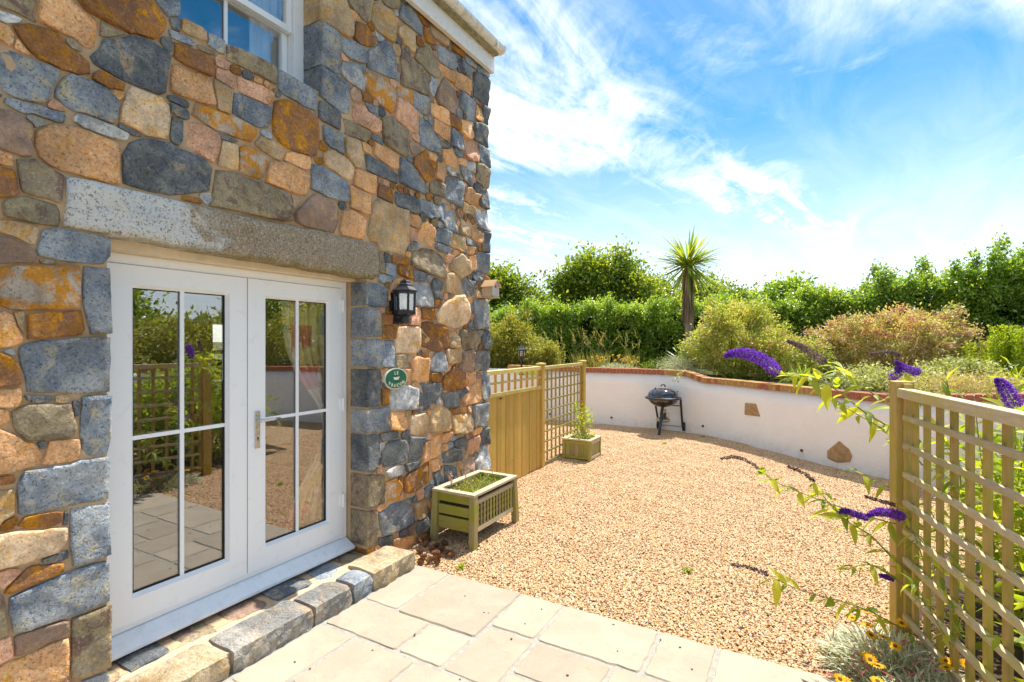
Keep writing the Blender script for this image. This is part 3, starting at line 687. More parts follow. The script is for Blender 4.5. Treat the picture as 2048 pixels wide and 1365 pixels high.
for a, b in (((-6.8, 3.86, 1.15), (-6.74, 3.91, 2.0)), ((-6.8, 4.10, 1.15), (-6.74, 4.15, 2.0)), ((-6.8, 3.91, 1.15), (-6.74, 4.1, 1.2)), ((-6.8, 3.91, 1.95), (-6.74, 4.1, 2.0)), ((-6.8, 3.91, 1.56), (-6.74, 4.1, 1.61))):
    wi.box(a, b)
wi.build('back_window', 'upvc', house)
m = MB(); m.box((-6.9, -.9, 2.7505), (-6.6, 4.285, EAVE)); m.box((-6.9, -1.1, 2.7505), (-3.2005, -.9, EAVE)); m.build('upper_room_wall', 'room_wall', house)
# eaves: fascia, soffit, gutter, roof
m = MB(); m.box((-2.845, YL, 4.555), (-2.80, CORNER + .01, 4.745)); m.build('fascia', 'white_paint', house, bevel=.003)
m = MB(); m.box((-3.2, CORNER - .02, 4.56), (-2.847, CORNER + .008, 4.745)); m.build('fascia_return', 'white_paint', house, bevel=.003)
m = MB(); m.box((-2.868, YL, 4.625), (-2.8455, CORNER - .03, 4.742)); m.build('soffit', 'white_paint', house)
m = MB(); n = 12
gx, gz0 = -2.735, 4.80
prof = [(gx + .06 * math.cos(PI + PI * j / (n - 1)), gz0 + .058 * math.sin(PI + PI * j / (n - 1))) for j in range(n)]
prof2 = [(gx + .052 * math.cos(PI + PI * j / (n - 1)), gz0 + .008 + .05 * math.sin(PI + PI * j / (n - 1))) for j in range(n)]
ring = prof + prof2[::-1]; k = len(ring)
vs_ = [(x, YL, z) for x, z in ring] + [(x, CORNER + .03, z) for x, z in ring]
gut = m.add(vs_, [(j, (j + 1) % k, k + (j + 1) % k, k + j) for j in range(k)]).build('gutter', 'gutter_white', house, smooth=False)
m = MB(); q = [(gx + .066 * math.cos(PI + PI * j / 11), gz0 + .064 * math.sin(PI + PI * j / 11)) for j in range(12)] + [(gx + .066, gz0 + .012), (gx - .066, gz0 + .012)]
vs_ = [(x, CORNER + .005, z) for x, z in q] + [(x, CORNER + .036, z) for x, z in q]; k = len(q)
m.add(vs_, [(j, (j + 1) % k, k + (j + 1) % k, k + j) for j in range(k)] + [tuple(range(k - 1, -1, -1)), tuple(range(k, 2 * k))]).build('end_cap', 'gutter_white', gut)
m = MB(); m.box((-2.80, YL, 4.715), (-2.7405, CORNER - .01, 4.738)); m.build('gutter_moss', 'mossy_gutter', gut)
for yb in (.6, 1.6, 2.6, 3.6, 4.45):
    b_ = MB(); b_.box((-2.80, yb, 4.735), (-2.68, yb + .025, 4.7415)); b_.box((-2.681, yb, 4.73), (-2.672, yb + .025, 4.80)); b_.build('gutter_bracket', 'gutter_white', gut)
m = MB(); vs_ = [(-2.76, YL, 4.815), (-2.76, CORNER + .02, 4.815), (-6.0, CORNER + .02, 6.9), (-6.0, YL, 6.9)]
vs_ += [(x, y, z + .03) for x, y, z in vs_]
m.add(vs_, [(3, 2, 1, 0), (4, 5, 6, 7), (0, 1, 5, 4), (1, 2, 6, 5), (2, 3, 7, 6), (3, 0, 4, 7)]).build('roof', 'roof_slate', house)

# french doors
DX = -3.09
m = MB()
m.box((DX - .07, DY0 - .004, .20), (DX + .004, DY0 + .055, 2.19)); m.box((DX - .07, DY1 - .05, .20), (DX + .004, DY1 + .004, 2.19))
m.box((DX - .07, DY0 + .0552, 2.135), (DX + .004, DY1 - .0502, 2.19)); m.box((DX - .07, DY0 + .0552, .20), (DX - .004, DY1 - .0502, .235))
m.build('door_frame', 'upvc', house, bevel=.004)
m = MB(); m.box((DX - .09, DY0 - .01, 2.1905), (DX + .10, DY1 + .01, 2.26)); m.build('door_head_mortar', 'head_render', house)
m = MB()
prof = [(DX - .08, .131), (DX + .105, .131), (DX + .105, .150), (DX + .012, .1985), (DX - .08, .1985)]
vs_ = [(x, DY0 + .003, z) for x, z in prof] + [(x, DY1 - .003, z) for x, z in prof]
m.add(vs_, [(0, 1, 2, 3, 4), (9, 8, 7, 6, 5)] + [(j, 5 + j, 5 + (j + 1) % 5, (j + 1) % 5) for j in range(5)]).build('door_sill', 'upvc_sill', house, bevel=.002)
for (y0, y1, handle) in ((DY0 + .058, 2.010, False), (2.018, DY1 - .054, True)):
    z0, z1 = .24, 2.132; py0, py1 = y0 + .122, y1 - .112; pz0, pz1 = .365, 2.03
    m = MB(); x0, x1 = DX - .05, DX + .014
    m.box((x0, y0, z0), (x1, py0, z1)); m.box((x0, py1, z0), (x1, y1, z1)); m.box((x0, py0 + .0002, z0), (x1, py1 - .0002, pz0)); m.box((x0, py0 + .0002, pz1), (x1, py1 - .0002, z1))
    leaf = m.build('door_leaf', 'upvc', house)
    m = MB(); w = .016         # sloped beading round the pane
    for a, b in (((py0, pz0), (py1, pz0)), ((py1, pz0), (py1, pz1)), ((py1, pz1), (py0, pz1)), ((py0, pz1), (py0, pz0))):
        s1 = w if a[0] == py0 else -w; t1 = w if a[1] == pz0 else -w; s2 = w if b[0] == py0 else -w; t2 = w if b[1] == pz0 else -w
        m.add([(x1 - .001, a[0], a[1]), (x1 - .001, b[0], b[1]), (DX - .012, b[0] + s2, b[1] + t2), (DX - .012, a[0] + s1, a[1] + t1)], [(0, 1, 2, 3)])
    m.build('beading', 'upvc', leaf)
    m = MB(); m.box((DX - .030, py0 + .012, pz0 + .012), (DX - .024, py1 - .012, pz1 - .012)); pane = m.build('pane', 'glass', leaf)
    m = MB(); yc = (py0 + py1) / 2; m.box((DX - .020, yc - .011, pz0 + .01), (DX - .012, yc + .011, pz1 - .01)); m.build('glazing_bar', 'upvc', leaf)
    m = MB(); m.box((DX - .021, py0 + .01, 1.199), (DX - .013, py1 - .01, 1.221)); m.build('glazing_bar', 'upvc', leaf)
    m = MB(); w = .008
    for a, b in (((py0 + .013, pz0 + .013), (py1 - .013, pz0 + .013 + w)), ((py0 + .013, pz1 - .013 - w), (py1 - .013, pz1 - .013)), ((py0 + .013, pz0 + .0215), (py0 + .013 + w, pz1 - .0215)), ((py1 - .013 - w, pz0 + .0215), (py1 - .013, pz1 - .0215))):
        m.box((DX - .0238, a[0], a[1]), (DX - .0150, b[0], b[1]))
    m.build('rubber_seal', 'rubber', leaf)
    if handle:
        m = MB(); hy = y0 + .062
        m.box((x1, hy - .017, 1.03), (x1 + .010, hy + .017, 1.275))
        plate = m.build('handle_plate', 'brushed_metal', leaf, bevel=.004)
        m = MB(); m.tube([(x1 + .008, hy, 1.215), (x1 + .05, hy, 1.215)], .011, 12)
        m.tube([(x1 + .048, hy - .008, 1.215), (x1 + .052, hy + .02, 1.215), (x1 + .054, hy + .08, 1.214), (x1 + .050, hy + .135, 1.212)], [.011, .011, .010, .009], 10)
        m.build('handle', 'brushed_metal', leaf, smooth=True)
        m = MB(); m.lathe((x1 + .0105, hy, 1.10), [(.006, 0), (.006, .001)], 12, 'X'); m.box((x1 + .0105, hy - .0028, 1.082), (x1 + .0115, hy + .0028, 1.096)); m.build('keyhole', 'rubber', leaf)
        for hz_ in (.45, 1.19, 1.95):
            m = MB(); m.lathe((x1 + .008, DY1 - .046, 0), [(.009, hz_), (.009, hz_ + .05), (.0085, hz_ + .051), (.0085, hz_ + .053), (.009, hz_ + .054), (.009, hz_ + .10)], 10)
            m.box((x1, DY1 - .075, hz_ + .01), (x1 + .006, DY1 - .055, hz_ + .09)); m.build('hinge', 'upvc', leaf)

# upper sash window
UX = -3.05
win = MB()
for a, b in (((UY0 - .02, UZ0 - .04), (UY0 + .06, UZ1)), ((UY1 - .075, UZ0 - .04), (UY1 + .004, UZ1)), ((UY0 + .0602, UZ0 - .04), (UY1 - .0752, UZ0 + .02)), ((UY0 + .0602, UZ1 - .05), (UY1 - .0752, UZ1))):
    win.box((UX - .10, a[0], a[1]), (UX + .01, b[0], b[1]))
win = win.build('window', 'upvc', house, bevel=.003)
mz = 3.88
for (z0, z1, dx) in ((UZ0 + .021, mz + .02, -.075), (mz - .02, UZ1 - .052, -.03)):
    a0, a1 = UY0 + .062, UY1 - .078
    m = MB(); w = .042
    m.box((UX + dx - .02, a0, z0), (UX + dx + .018, a0 + w, z1)); m.box((UX + dx - .02, a1 - w, z0), (UX + dx + .018, a1, z1))
    m.box((UX + dx - .02, a0 + w, z0), (UX + dx + .018, a1 - w, z0 + w)); m.box((UX + dx - .02, a0 + w, z1 - w), (UX + dx + .018, a1 - w, z1))
    m.build('sash', 'upvc', win)
    m = MB(); m.box((UX + dx - .006, a0 + w - .005, z0 + w - .005), (UX + dx, a1 - w + .005, z1 - w + .005)); m.build('pane', 'glass', win)
    m = MB(); m.box((UX + dx + .0015, 1.885, z0 + w), (UX + dx + .012, 1.907, z1 - w)); m.build('glazing_bar', 'upvc', win)
m = MB(); m.box((-3.19, UY0 - .01, UZ0 - .045), (-2.9, UY1 + .01, UZ0 - .012)); m.build('window_sill', 'stone_b', house)

def curtain(name, label, x, y0, y1, z0, z1, mat, tie=None, depth=.035, folds=6, side=1):
    m = MB(); nz, ny = 26, folds * 8; V = []
    for th in (0, .006):
        for i in range(nz + 1):
            z = z1 + (z0 - z1) * i / nz
            a, b = y0, y1
            if tie:
                k = math.exp(-((z - tie) / .42) ** 2) * .72
                if side > 0: a = y0 + (y1 - y0) * k
                else: b = y1 - (y1 - y0) * k
            for j in range(ny + 1):
                f_ = j / ny
                V.append((x - th + depth * math.sin(f_ * folds * 2 * PI + .6 * math.sin(z * 2.1)) * (.6 + .4 * math.sin(f_ * 9)), a + (b - a) * f_, z))
    k = (nz + 1) * (ny + 1); fs = []
    for s_ in (0, k):
        for i in range(nz):
            for j in range(ny):
                q = s_ + i * (ny + 1) + j; qq = (q, q + 1, q + ny + 2, q + ny + 1)
                fs.append(qq if s_ else qq[::-1])
    o = m.add(V, fs).build(name, mat, smooth=True, loc=(x, (y0 + y1) / 2, z0))
    return tag(o, label, 'curtain')
curtain('curtain', 'yellow, cream and red patterned curtain tied back inside the right door leaf', -3.26, 2.40, 2.92, .16, 2.30, 'curtain_fabric', 1.05)
curtain('curtain', 'orange patterned curtain beside the small window at the back of the room', -6.58, 3.56, 3.84, .5, 2.2, 'curtain_fabric', None, .03, 4)
curtain('curtain', 'pale curtain at the right of the upper sash window', -3.22, 2.12, 2.37, 3.42, 4.40, 'curtain_pale', None, .02, 4)
# ------------------------------------------------------------------ ground
# terrace behind the white wall is one metre higher; line of the wall's front face, from left to right
WALL_LINE = [(-8.5, 10.42), (-6.0, 10.36), (-4.4, 10.32), (-3.0, 10.28), (-2.3, 10.24), (-1.75, 10.10), (-1.25, 9.83), (-.75, 9.42), (-.3, 9.0), (.15, 8.58), (.6, 8.2), (1.05, 7.9), (1.6, 7.68), (2.3, 7.55), (3.2, 7.5), (4.2, 7.1), (5.0, 6.2), (5.4, 5.0), (5.5, 3.0), (5.5, -4.0)]
def smooth_path(pts, n):
    pts = [np.array(p, float) for p in pts]; out = []
    for i in range(len(pts) - 1):
        p0, p1, p2, p3 = pts[max(i - 1, 0)], pts[i], pts[i + 1], pts[min(i + 2, len(pts) - 1)]
        for k in range(n):
            t_ = k / n
            out.append(.5 * ((2 * p1) + (-p0 + p2) * t_ + (2 * p0 - 5 * p1 + 4 * p2 - p3) * t_ ** 2 + (-p0 + 3 * p1 - 3 * p2 + p3) * t_ ** 3))
    out.append(pts[-1]); return np.array(out)
WP = smooth_path(WALL_LINE, 10)
seg = np.r_[0, np.cumsum(np.hypot(*np.diff(WP, axis=0).T))]
def along(s_):
    return np.array([np.interp(s_, seg, WP[:, 0]), np.interp(s_, seg, WP[:, 1])])
def wall_top(x, y):               # height of the rendered wall under its brick coping
    if x > 3.5: return 1.07
    k = np.clip((x + 2.02) / .55, 0, 1); k = k * k * (3 - 2 * k)
    r_ = np.clip((x - .9) / 1.4, 0, 1)
    return 1.065 - .115 * k + .12 * r_
m = MB(); m.add([(-900, -900, -.16), (900, -900, -.16), (900, 900, -.16), (-900, 900, -.16)], [(0, 1, 2, 3)])
tag(m.build('ground', 'earth'), kind='structure')
# gravel surface
m = MB(); pts = [(-2.9, 3.085)] + [(1.6, 3.085)] + [(1.6, 2.2), (5.5, 2.2)] + [tuple(p + 0.02) for p in WP[::-1] if p[1] > 2.2] + [(-8.5, 4.6), (-2.9, 4.6)]
m.add([(x, y, -.034) for x, y in pts], [tuple(range(len(pts)))])
gravel = tag(m.build('gravel_bed', 'gravel_bed'), kind='structure')
def gn_pebbles(name, region, density, rmin, rmax, seed, z=-.021):
    """a sheet of loose pebbles scattered over a region by geometry nodes"""
    mb = MB(); V = np.array(region); cell = .085 if density > 8000 else .16; seen = {}
    def vid(i, j):
        if (i, j) not in seen:
            x, y = i * cell, j * cell; seen[i, j] = len(mb.v)
            mb.v.append((x, y, z + .007 * math.sin(x * 5.1 + 1.3 * math.sin(y * 2.3)) * math.sin(y * 4.3 + x) + .006 * math.sin(x * 11 + y * 7) * math.sin(y * 13 - x * 5)))
        return seen[i, j]
    i0, j0 = np.floor(V.min(0) / cell).astype(int); i1, j1 = np.ceil(V.max(0) / cell).astype(int)
    gi_, gj_ = np.meshgrid(np.arange(i0, i1), np.arange(j0, j1)); gi_, gj_ = gi_.ravel(), gj_.ravel()
    ins = sdist(np.c_[(gi_ + .5) * cell, (gj_ + .5) * cell], V) < cell * .45
    for i, j in zip(gi_[ins].tolist(), gj_[ins].tolist()): mb.f.append((vid(i, j), vid(i + 1, j), vid(i + 1, j + 1), vid(i, j + 1)))
    o = mb.build(name, 'gravel_pebble')
    ng = bpy.data.node_groups.new(name + '_nodes', 'GeometryNodeTree')
    ng.interface.new_socket('Geometry', in_out='INPUT', socket_type='NodeSocketGeometry'); ng.interface.new_socket('Geometry', in_out='OUTPUT', socket_type='NodeSocketGeometry')
    N, L = ng.nodes, ng.links
    gi, go = N.new('NodeGroupInput'), N.new('NodeGroupOutput')
    dp = N.new('GeometryNodeDistributePointsOnFaces'); dp.inputs['Density'].default_value = density; dp.inputs['Seed'].default_value = seed
    L.new(gi.outputs[0], dp.inputs['Mesh'])
    ico = N.new('GeometryNodeMeshIcoSphere'); ico.inputs['Radius'].default_value = 1; ico.inputs['Subdivisions'].default_value = 2
    sp = N.new('GeometryNodeSetPosition'); nz = N.new('ShaderNodeTexNoise'); nz.inputs['Scale'].default_value = .9
    sub = N.new('ShaderNodeVectorMath'); sub.operation = 'SUBTRACT'; sub.inputs[1].default_value = (.5, .5, .5)
    mul = N.new('ShaderNodeVectorMath'); mul.operation = 'SCALE'; mul.inputs['Scale'].default_value = 1.1
    L.new(nz.outputs['Color'], sub.inputs[0]); L.new(sub.outputs[0], mul.inputs[0]); L.new(mul.outputs[0], sp.inputs['Offset']); L.new(ico.outputs['Mesh'], sp.inputs['Geometry'])
    sm = N.new('GeometryNodeSetMaterial'); sm.inputs['Material'].default_value = MATS['gravel_pebble']; L.new(sp.outputs[0], sm.inputs['Geometry'])
    ip = N.new('GeometryNodeInstanceOnPoints'); L.new(dp.outputs['Points'], ip.inputs['Points']); L.new(sm.outputs[0], ip.inputs['Instance'])
    rr = N.new('FunctionNodeRandomValue'); rr.data_type = 'FLOAT_VECTOR'; rr.inputs[0].default_value = (0, 0, 0); rr.inputs[1].default_value = (.5, .5, 6.28); L.new(rr.outputs[0], ip.inputs['Rotation'])
    rs_ = N.new('FunctionNodeRandomValue'); rs_.data_type = 'FLOAT_VECTOR'; rs_.inputs[0].default_value = (rmin, rmin * .8, rmin * .6); rs_.inputs[1].default_value = (rmax * 1.25, rmax, rmax * .7); rs_.inputs['Seed'].default_value = 5
    L.new(rs_.outputs[0], ip.inputs['Scale'])
    L.new(ip.outputs[0], go.inputs[0])
    md = o.modifiers.new('scatter', 'NODES'); md.node_group = ng
    return o
reg = [(-2.84, 3.09), (.62, 3.09), (.95, 4.6)] + [(2.2, 7.52)] + [tuple(p - (0, .02)) for p in WP[::-1] if -6.0 < p[0] < 2.2 and p[1] > 7] + [(-6.0, 6.5), (-3.0, 4.7), (-2.84, 4.6)]
o = gn_pebbles('gravel', reg, 9000, .0042, .0086, 3)
tag(o, 'loose honey coloured gravel between the paving and the white wall', 'gravel', kind='stuff')
# terrace
back = [(-60, 12.5), (-60, 80), (80, 80), (80, -4), ]
m = MB(); pts = [tuple(p + (.16, .16)) for p in WP] + back[::-1] + [(-8.4, 12.5)]
def terr(x, y): return .99
m.add([(x, y, .985) for x, y in pts] , [tuple(range(len(pts)))])
terrace = tag(m.build('terrace', 'earth'), kind='structure')

# paving slabs
joint = MB(); joint.add([(-2.60, -3.0, -.0065), (1.55, -3.0, -.0065), (1.55, 3.082, -.0065), (-2.60, 3.082, -.0065)], [(0, 1, 2, 3)])
pav = tag(joint.build('paving', 'paving_joint'), kind='structure')
SL = [(-2.555, -2.255, 2.495, 3.085), (-2.255, -1.648, 2.48, 3.08), (-1.648, -1.335, 2.635, 3.085), (-1.335, -.717, 2.635, 3.08), (-.717, -.398, 2.64, 3.085), (-.398, .21, 2.48, 3.088), (.21, .82, 2.64, 3.08),
      (-2.555, -1.962, 2.16, 2.495), (-1.962, -1.648, 2.16, 2.48), (-1.648, -1.32, 2.155, 2.635), (-1.32, -.86, 2.316, 2.635), (-2.555, -2.262, 1.56, 2.16), (-2.262, -1.80, 1.70, 2.16), (-1.80, -1.32, 1.70, 2.155),
      (-.86, -.398, 2.03, 2.635), (-1.32, -.86, 1.86, 2.316), (-.398, .06, 2.03, 2.48), (.06, .36, 1.88, 2.48), (.36, .82, 2.03, 2.64), (-1.32, -.86, 1.56, 1.86), (-.86, -.4, 1.42, 2.03), (-.4, .06, 1.42, 2.03), (.06, .82, 1.42, 1.88), (.36, .82, 1.88, 2.03)]
yy = 1.70; base_done = [(-2.555, -2.262, 1.10, 1.56), (-2.262, -1.80, 1.10, 1.70), (-1.80, -1.32, 1.25, 1.70), (-1.32, -.86, .96, 1.56), (-.86, -.4, .96, 1.42), (-.4, .06, .96, 1.42), (.06, .82, .96, 1.42), (-1.80, -1.32, .65, 1.25), (-2.555, -1.80, .65, 1.10)]
SL += base_done
rows = [(.35, .65), (-.25, .35), (-.70, -.25), (-1.3, -.70), (-1.9, -1.3)]
for y0, y1 in rows:
    x = -2.555
    while x < .80:
        w = random.choice((.305, .455, .61)); x2 = min(.82, x + w)
        if .82 - x2 < .2: x2 = .82
        SL.append((x, x2, y0, y1)); x = x2
for x0, x1, y0 in ((-1.32, -.4, .65), (-.4, .82, .65)): SL.append((x0, x1, y0, .96))
for (x0, x1, y0, y1) in SL:
    g_ = .0115
    x0, x1, y0, y1 = x0 + g_, x1 - g_, y0 + g_, (y1 - g_ if y1 < 3.05 else y1 - .002)
    out = []
    def edge_pts(a, b):
        k = max(3, int(math.dist(a, b) / .05))
        nrm = Vector((b[1] - a[1], a[0] - b[0])).normalized()
        for j in range(k):
            f_ = j / k; w = .0020 * math.sin(f_ * 21 + a[0] * 9) + random.gauss(0, .0022)
            if j == 0: w = 0
            out.append((a[0] + (b[0] - a[0]) * f_ + nrm[0] * w, a[1] + (b[1] - a[1]) * f_ + nrm[1] * w))
    cr_ = .012
    cs = [(x0 + cr_, y0), (x1 - cr_, y0), (x1, y0 + cr_), (x1, y1 - cr_), (x1 - cr_, y1), (x0 + cr_, y1), (x0, y1 - cr_), (x0, y0 + cr_)]
    for j in range(8): edge_pts(cs[j], cs[(j + 1) % 8]) if j % 2 == 0 else out.append(cs[j])
    cx, cy = (x0 + x1) / 2, (y0 + y1) / 2; n = len(out); vs_ = []
    dz = random.uniform(-.0025, .002); tl = (random.gauss(0, .003), random.gauss(0, .003))
    for ins, z in ((0, -.035), (0, -.007), (.006, 0.0), (.05, .001)):
        for x, y in out:
            dx_, dy_ = cx - x, cy - y; l_ = math.hypot(dx_, dy_)
            px, py = x + dx_ / l_ * ins * 1.2, y + dy_ / l_ * ins * 1.2
            vs_.append((px, py, z + dz + tl[0] * (px - cx) + tl[1] * (py - cy)))
    fs = [(k * n + j, k * n + (j + 1) % n, (k + 1) * n + (j + 1) % n, (k + 1) * n + j) for k in range(3) for j in range(n)] + [tuple(range(3 * n, 4 * n))]
    MB().add(vs_, fs).build('slab', 'paving_stone', pav, loc=(cx, cy, 0))

# ------------------------------------------------------------------ stone door step
step = thing('door_step', 'low door step of grey and golden stones below the french doors', 'step', (-2.7, 2.1, 0))
m = MB(); m.box((-3.10, .40, -.1), (-2.60, 3.0, .098)); m.build('mortar_bed', 'step_mortar', step)
def block(x0, x1, y0, y1, z0, z1, mat, seed, rough=.006, name='stone'):
    """a hewn block: subdivided box with pushed-in corners and uneven faces"""
    r_ = random.Random(seed); nx, ny, nz = max(2, int((x1 - x0) / .05)), max(2, int((y1 - y0) / .05)), max(2, int((z1 - z0) / .05))
    idx = {}; V = []; Fc = []
    ph = [r_.uniform(0, 6.3) for _ in range(6)]
    def vert(i, j, k):
        if (i, j, k) in idx: return idx[i, j, k]
        f_ = [i / nx, j / ny, k / nz]; ext = sum(1 for q in f_ if q in (0, 1))
        p = [x0 + (x1 - x0) * f_[0], y0 + (y1 - y0) * f_[1], z0 + (z1 - z0) * f_[2]]
        w = math.sin(p[1] * 23 + ph[0]) * math.sin(p[0] * 19 + ph[1]) + .6 * math.sin(p[1] * 51 + p[2] * 37 + ph[2])
        if f_[2] == 1: p[2] += w * rough * .45 - (.009 if ext >= 2 else 0) - (.008 if ext == 3 else 0)
        if f_[0] == 1: p[0] += w * rough * 1.3 - (.004 if ext >= 2 else 0) - (.008 if ext == 3 else 0)
        for ax, e in ((1, 0), (1, 1)):
            if f_[1] == e: p[1] += (1 if e == 0 else -1) * (.003 + (.006 if ext == 3 else 0)) + r_.gauss(0, .002)
        p[0] += r_.gauss(0, rough * .25); p[2] += r_.gauss(0, rough * .12)
        idx[i, j, k] = len(V); V.append(tuple(p)); return idx[i, j, k]
    for i in range(nx):
        for j in range(ny):
            Fc.append((vert(i, j, nz), vert(i + 1, j, nz), vert(i + 1, j + 1, nz), vert(i, j + 1, nz)))
    for j in range(ny):
        for k in range(nz):
            Fc.append((vert(nx, j, k), vert(nx, j + 1, k), vert(nx, j + 1, k + 1), vert(nx, j, k + 1)))
            Fc.append((vert(0, j, k), vert(0, j, k + 1), vert(0, j + 1, k + 1), vert(0, j + 1, k)))
    for i in range(nx):
        for k in range(nz):
            Fc.append((vert(i, 0, k), vert(i + 1, 0, k), vert(i + 1, 0, k + 1), vert(i, 0, k + 1)))
            Fc.append((vert(i, ny, k), vert(i, ny, k + 1), vert(i + 1, ny, k + 1), vert(i + 1, ny, k)))
    return MB().add(V, Fc).build(name, mat, step, loc=((x0 + x1) / 2, (y0 + y1) / 2, z0))
for i, (y0, y1, h_, mt, xin) in enumerate([(.45, 1.02, .118, 'step_grey', -2.83), (1.03, 1.58, .120, 'step_gold', -2.80), (1.60, 2.10, .122, 'step_grey', -2.80), (2.115, 2.41, .122, 'step_grey', -2.77), (2.425, 2.60, .128, 'stone_b', -2.745), (2.612, 3.03, .130, 'step_gold', -2.83)]):
    block(xin, -2.552 - random.uniform(0, .01), y0, y1, -.03, h_, mt, i + 3, .008)
for i, (x0, x1, y0, y1, mt) in enumerate([(-3.07, -2.86, .6, .92, 'stone_d'), (-3.07, -2.85, .94, 1.24, 'stone_g'), (-3.07, -2.86, 1.26, 1.46, 'stone_d'), (-3.07, -2.85, 1.50, 1.74, 'stone_g'), (-3.07, -2.85, 1.78, 2.02, 'stone_m'), (-3.07, -2.84, 2.06, 2.34, 'stone_d'), (-3.07, -2.82, 2.37, 2.62, 'stone_b'), (-3.07, -2.86, 2.64, 2.83, 'stone_g')]):
    block(x0, x1, y0, y1, .03, .105 + .006 * (i % 3), mt, i + 40, .006)

# ------------------------------------------------------------------ white garden wall with brick coping
gw = thing('garden_wall', 'curved white rendered garden wall with a brick coping', 'wall', (0, 9, 0))
m = MB(); n = len(WP); tops = [wall_top(*p) for p in WP]
nrm = np.gradient(WP, axis=0); nrm = np.c_[-nrm[:, 1], nrm[:, 0]]; nrm /= np.hypot(*nrm.T)[:, None]
LV = 6; vs_ = []
for i in range(n):
    for k in range(LV): vs_.append((*(WP[i] + rng.normal(0, .003, 2)), -.12 + (tops[i] + .12) * k / (LV - 1)))
for i in range(n):
    for k in range(LV): vs_.append((*(WP[i] + nrm[i] * .20), -.12 + (tops[i] + .12) * k / (LV - 1)))
fs = []
for i in range(n - 1):
    for k in range(LV - 1):
        q = i * LV + k; fs.append((q, q + LV, q + LV + 1, q + 1)); q += n * LV; fs.append((q, q + 1, q + LV + 1, q + LV))
    a = i * LV + LV - 1; b = a + n * LV; fs.append((a, a + LV, b + LV, b))
body = m.add(vs_, fs).build('rendered_wall', 'white_render', gw, smooth=True, loc=(0, 9, 0))
bm_ = {}
for key in ('coping_red', 'coping_tan'):
    b_ = MB(); b_.box((-.0335, -.028, 0), (.0335, .205, .098)); ob = b_.build('brick', key, gw, bevel=.006, loc=(0, 0, 0))
    bm_[key] = ob
s_ = 2.6; first = {'coping_red': True, 'coping_tan': True}; nb = 0; rest = []
while s_ < 15.8 and nb < 290:
    p = along(s_); q = along(s_ + .01); d = (q - p) / np.hypot(*(q - p))
    z = wall_top(*p); z2 = wall_top(*q)
    tan_zone = (-2.35 < p[0] < .35) or p[0] < -4.6
    key = 'coping_tan' if tan_zone and random.random() < .85 else 'coping_red'
    src = bm_[key]
    if first[key]: o = src; first[key] = False
    else:
        o = src.copy(); col.objects.link(o)
    o.parent = gw
    o.location = Vector((p[0], p[1], z + random.gauss(0, .0025))) - WLOC[gw.name]
    o.rotation_euler = (0, -math.atan2(z2 - z, .01), math.atan2(d[1], d[0]) + random.gauss(0, .012))
    s_ += .0755; nb += 1
m = MB()
for i in range(n - 1):
    if -6 < WP[i][0] < 4.5:
        a, b = WP[i] - nrm[i] * .018, WP[i + 1] - nrm[i + 1] * .018; c_, d_ = WP[i + 1] + nrm[i + 1] * .19, WP[i] + nrm[i] * .19
        k = len(m.v); m.v += [(*a, tops[i] + .003), (*b, tops[i + 1] + .003), (*c_, tops[i + 1] + .003), (*d_, tops[i] + .003), (*a, tops[i] + .085), (*b, tops[i + 1] + .085), (*c_, tops[i + 1] + .085), (*d_, tops[i] + .085)]
        m.f += [(k, k + 1, k + 5, k + 4), (k + 4, k + 5, k + 6, k + 7), (k + 2, k + 3, k + 7, k + 6)]
m.build('coping_mortar', 'step_mortar', gw)
def on_wall(u, v):                # point of the wall face under a pixel
    k = (u - 1024) / F; d = np.array([k * CA - SA, k * SA + CA])
    best = None
    for i in range(n - 1):
        a, e = WP[i], WP[i + 1] - WP[i]
        det = d[0] * -e[1] + e[0] * d[1]
        if abs(det) < 1e-9: continue
        t_ = (a[0] * -e[1] + e[0] * a[1]) / det; s2 = (d[0] * a[1] - d[1] * a[0]) / det
        if 0 <= s2 <= 1 and t_ > 0 and (best is None or t_ < best[0]): best = (t_, i, s2)
    t_, i, s2 = best
    return Vector((*(d * t_), EYE - (v - 682) / F * t_)), Vector((-nrm[i][0], -nrm[i][1], 0))
for lab, poly in (('square brown stone showing through the white render', [(1491, 806), (1513, 808), (1520, 833), (1490, 829)]), ('pointed brown stone near the foot of the white wall', [(1679, 882), (1698, 898), (1704, 912), (1700, 924), (1676, 925), (1656, 917), (1655, 902)])):
    pts = [on_wall(*q)[0] for q in poly]; nn = on_wall(*poly[0])[1]; cc = sum(pts, Vector()) / len(pts); k = len(pts)
    vs_ = [p - nn * .02 for p in pts] + [p + nn * .012 for p in pts] + [cc + (p - cc) * .8 + nn * (.022 + random.gauss(0, .004)) for p in pts] + [cc + nn * .024]
    fs = [(j, (j + 1) % k, k + (j + 1) % k, k + j) for j in range(k)] + [(k + j, k + (j + 1) % k, 2 * k + (j + 1) % k, 2 * k + j) for j in range(k)] + [(2 * k + j, 2 * k + (j + 1) % k, 3 * k) for j in range(k)]
    tag(MB().add(vs_, fs).build('inset_stone', 'inset_stone', gw, loc=cc), lab)
for q in ((1223, 835), (1406, 852), (1604, 901), (1100, 828)):
    p, nn = on_wall(*q)
    m = MB(); a = p - nn * .05; b = p + nn * .014; m.tube([a, b], .022, 12, cap=False); m.tube([a, b], .017, 12, cap=False); m.tube([p - nn * .004, p + nn * .002], .0165, 12); m.build('weep_pipe', 'terracotta_pipe', gw, loc=p)

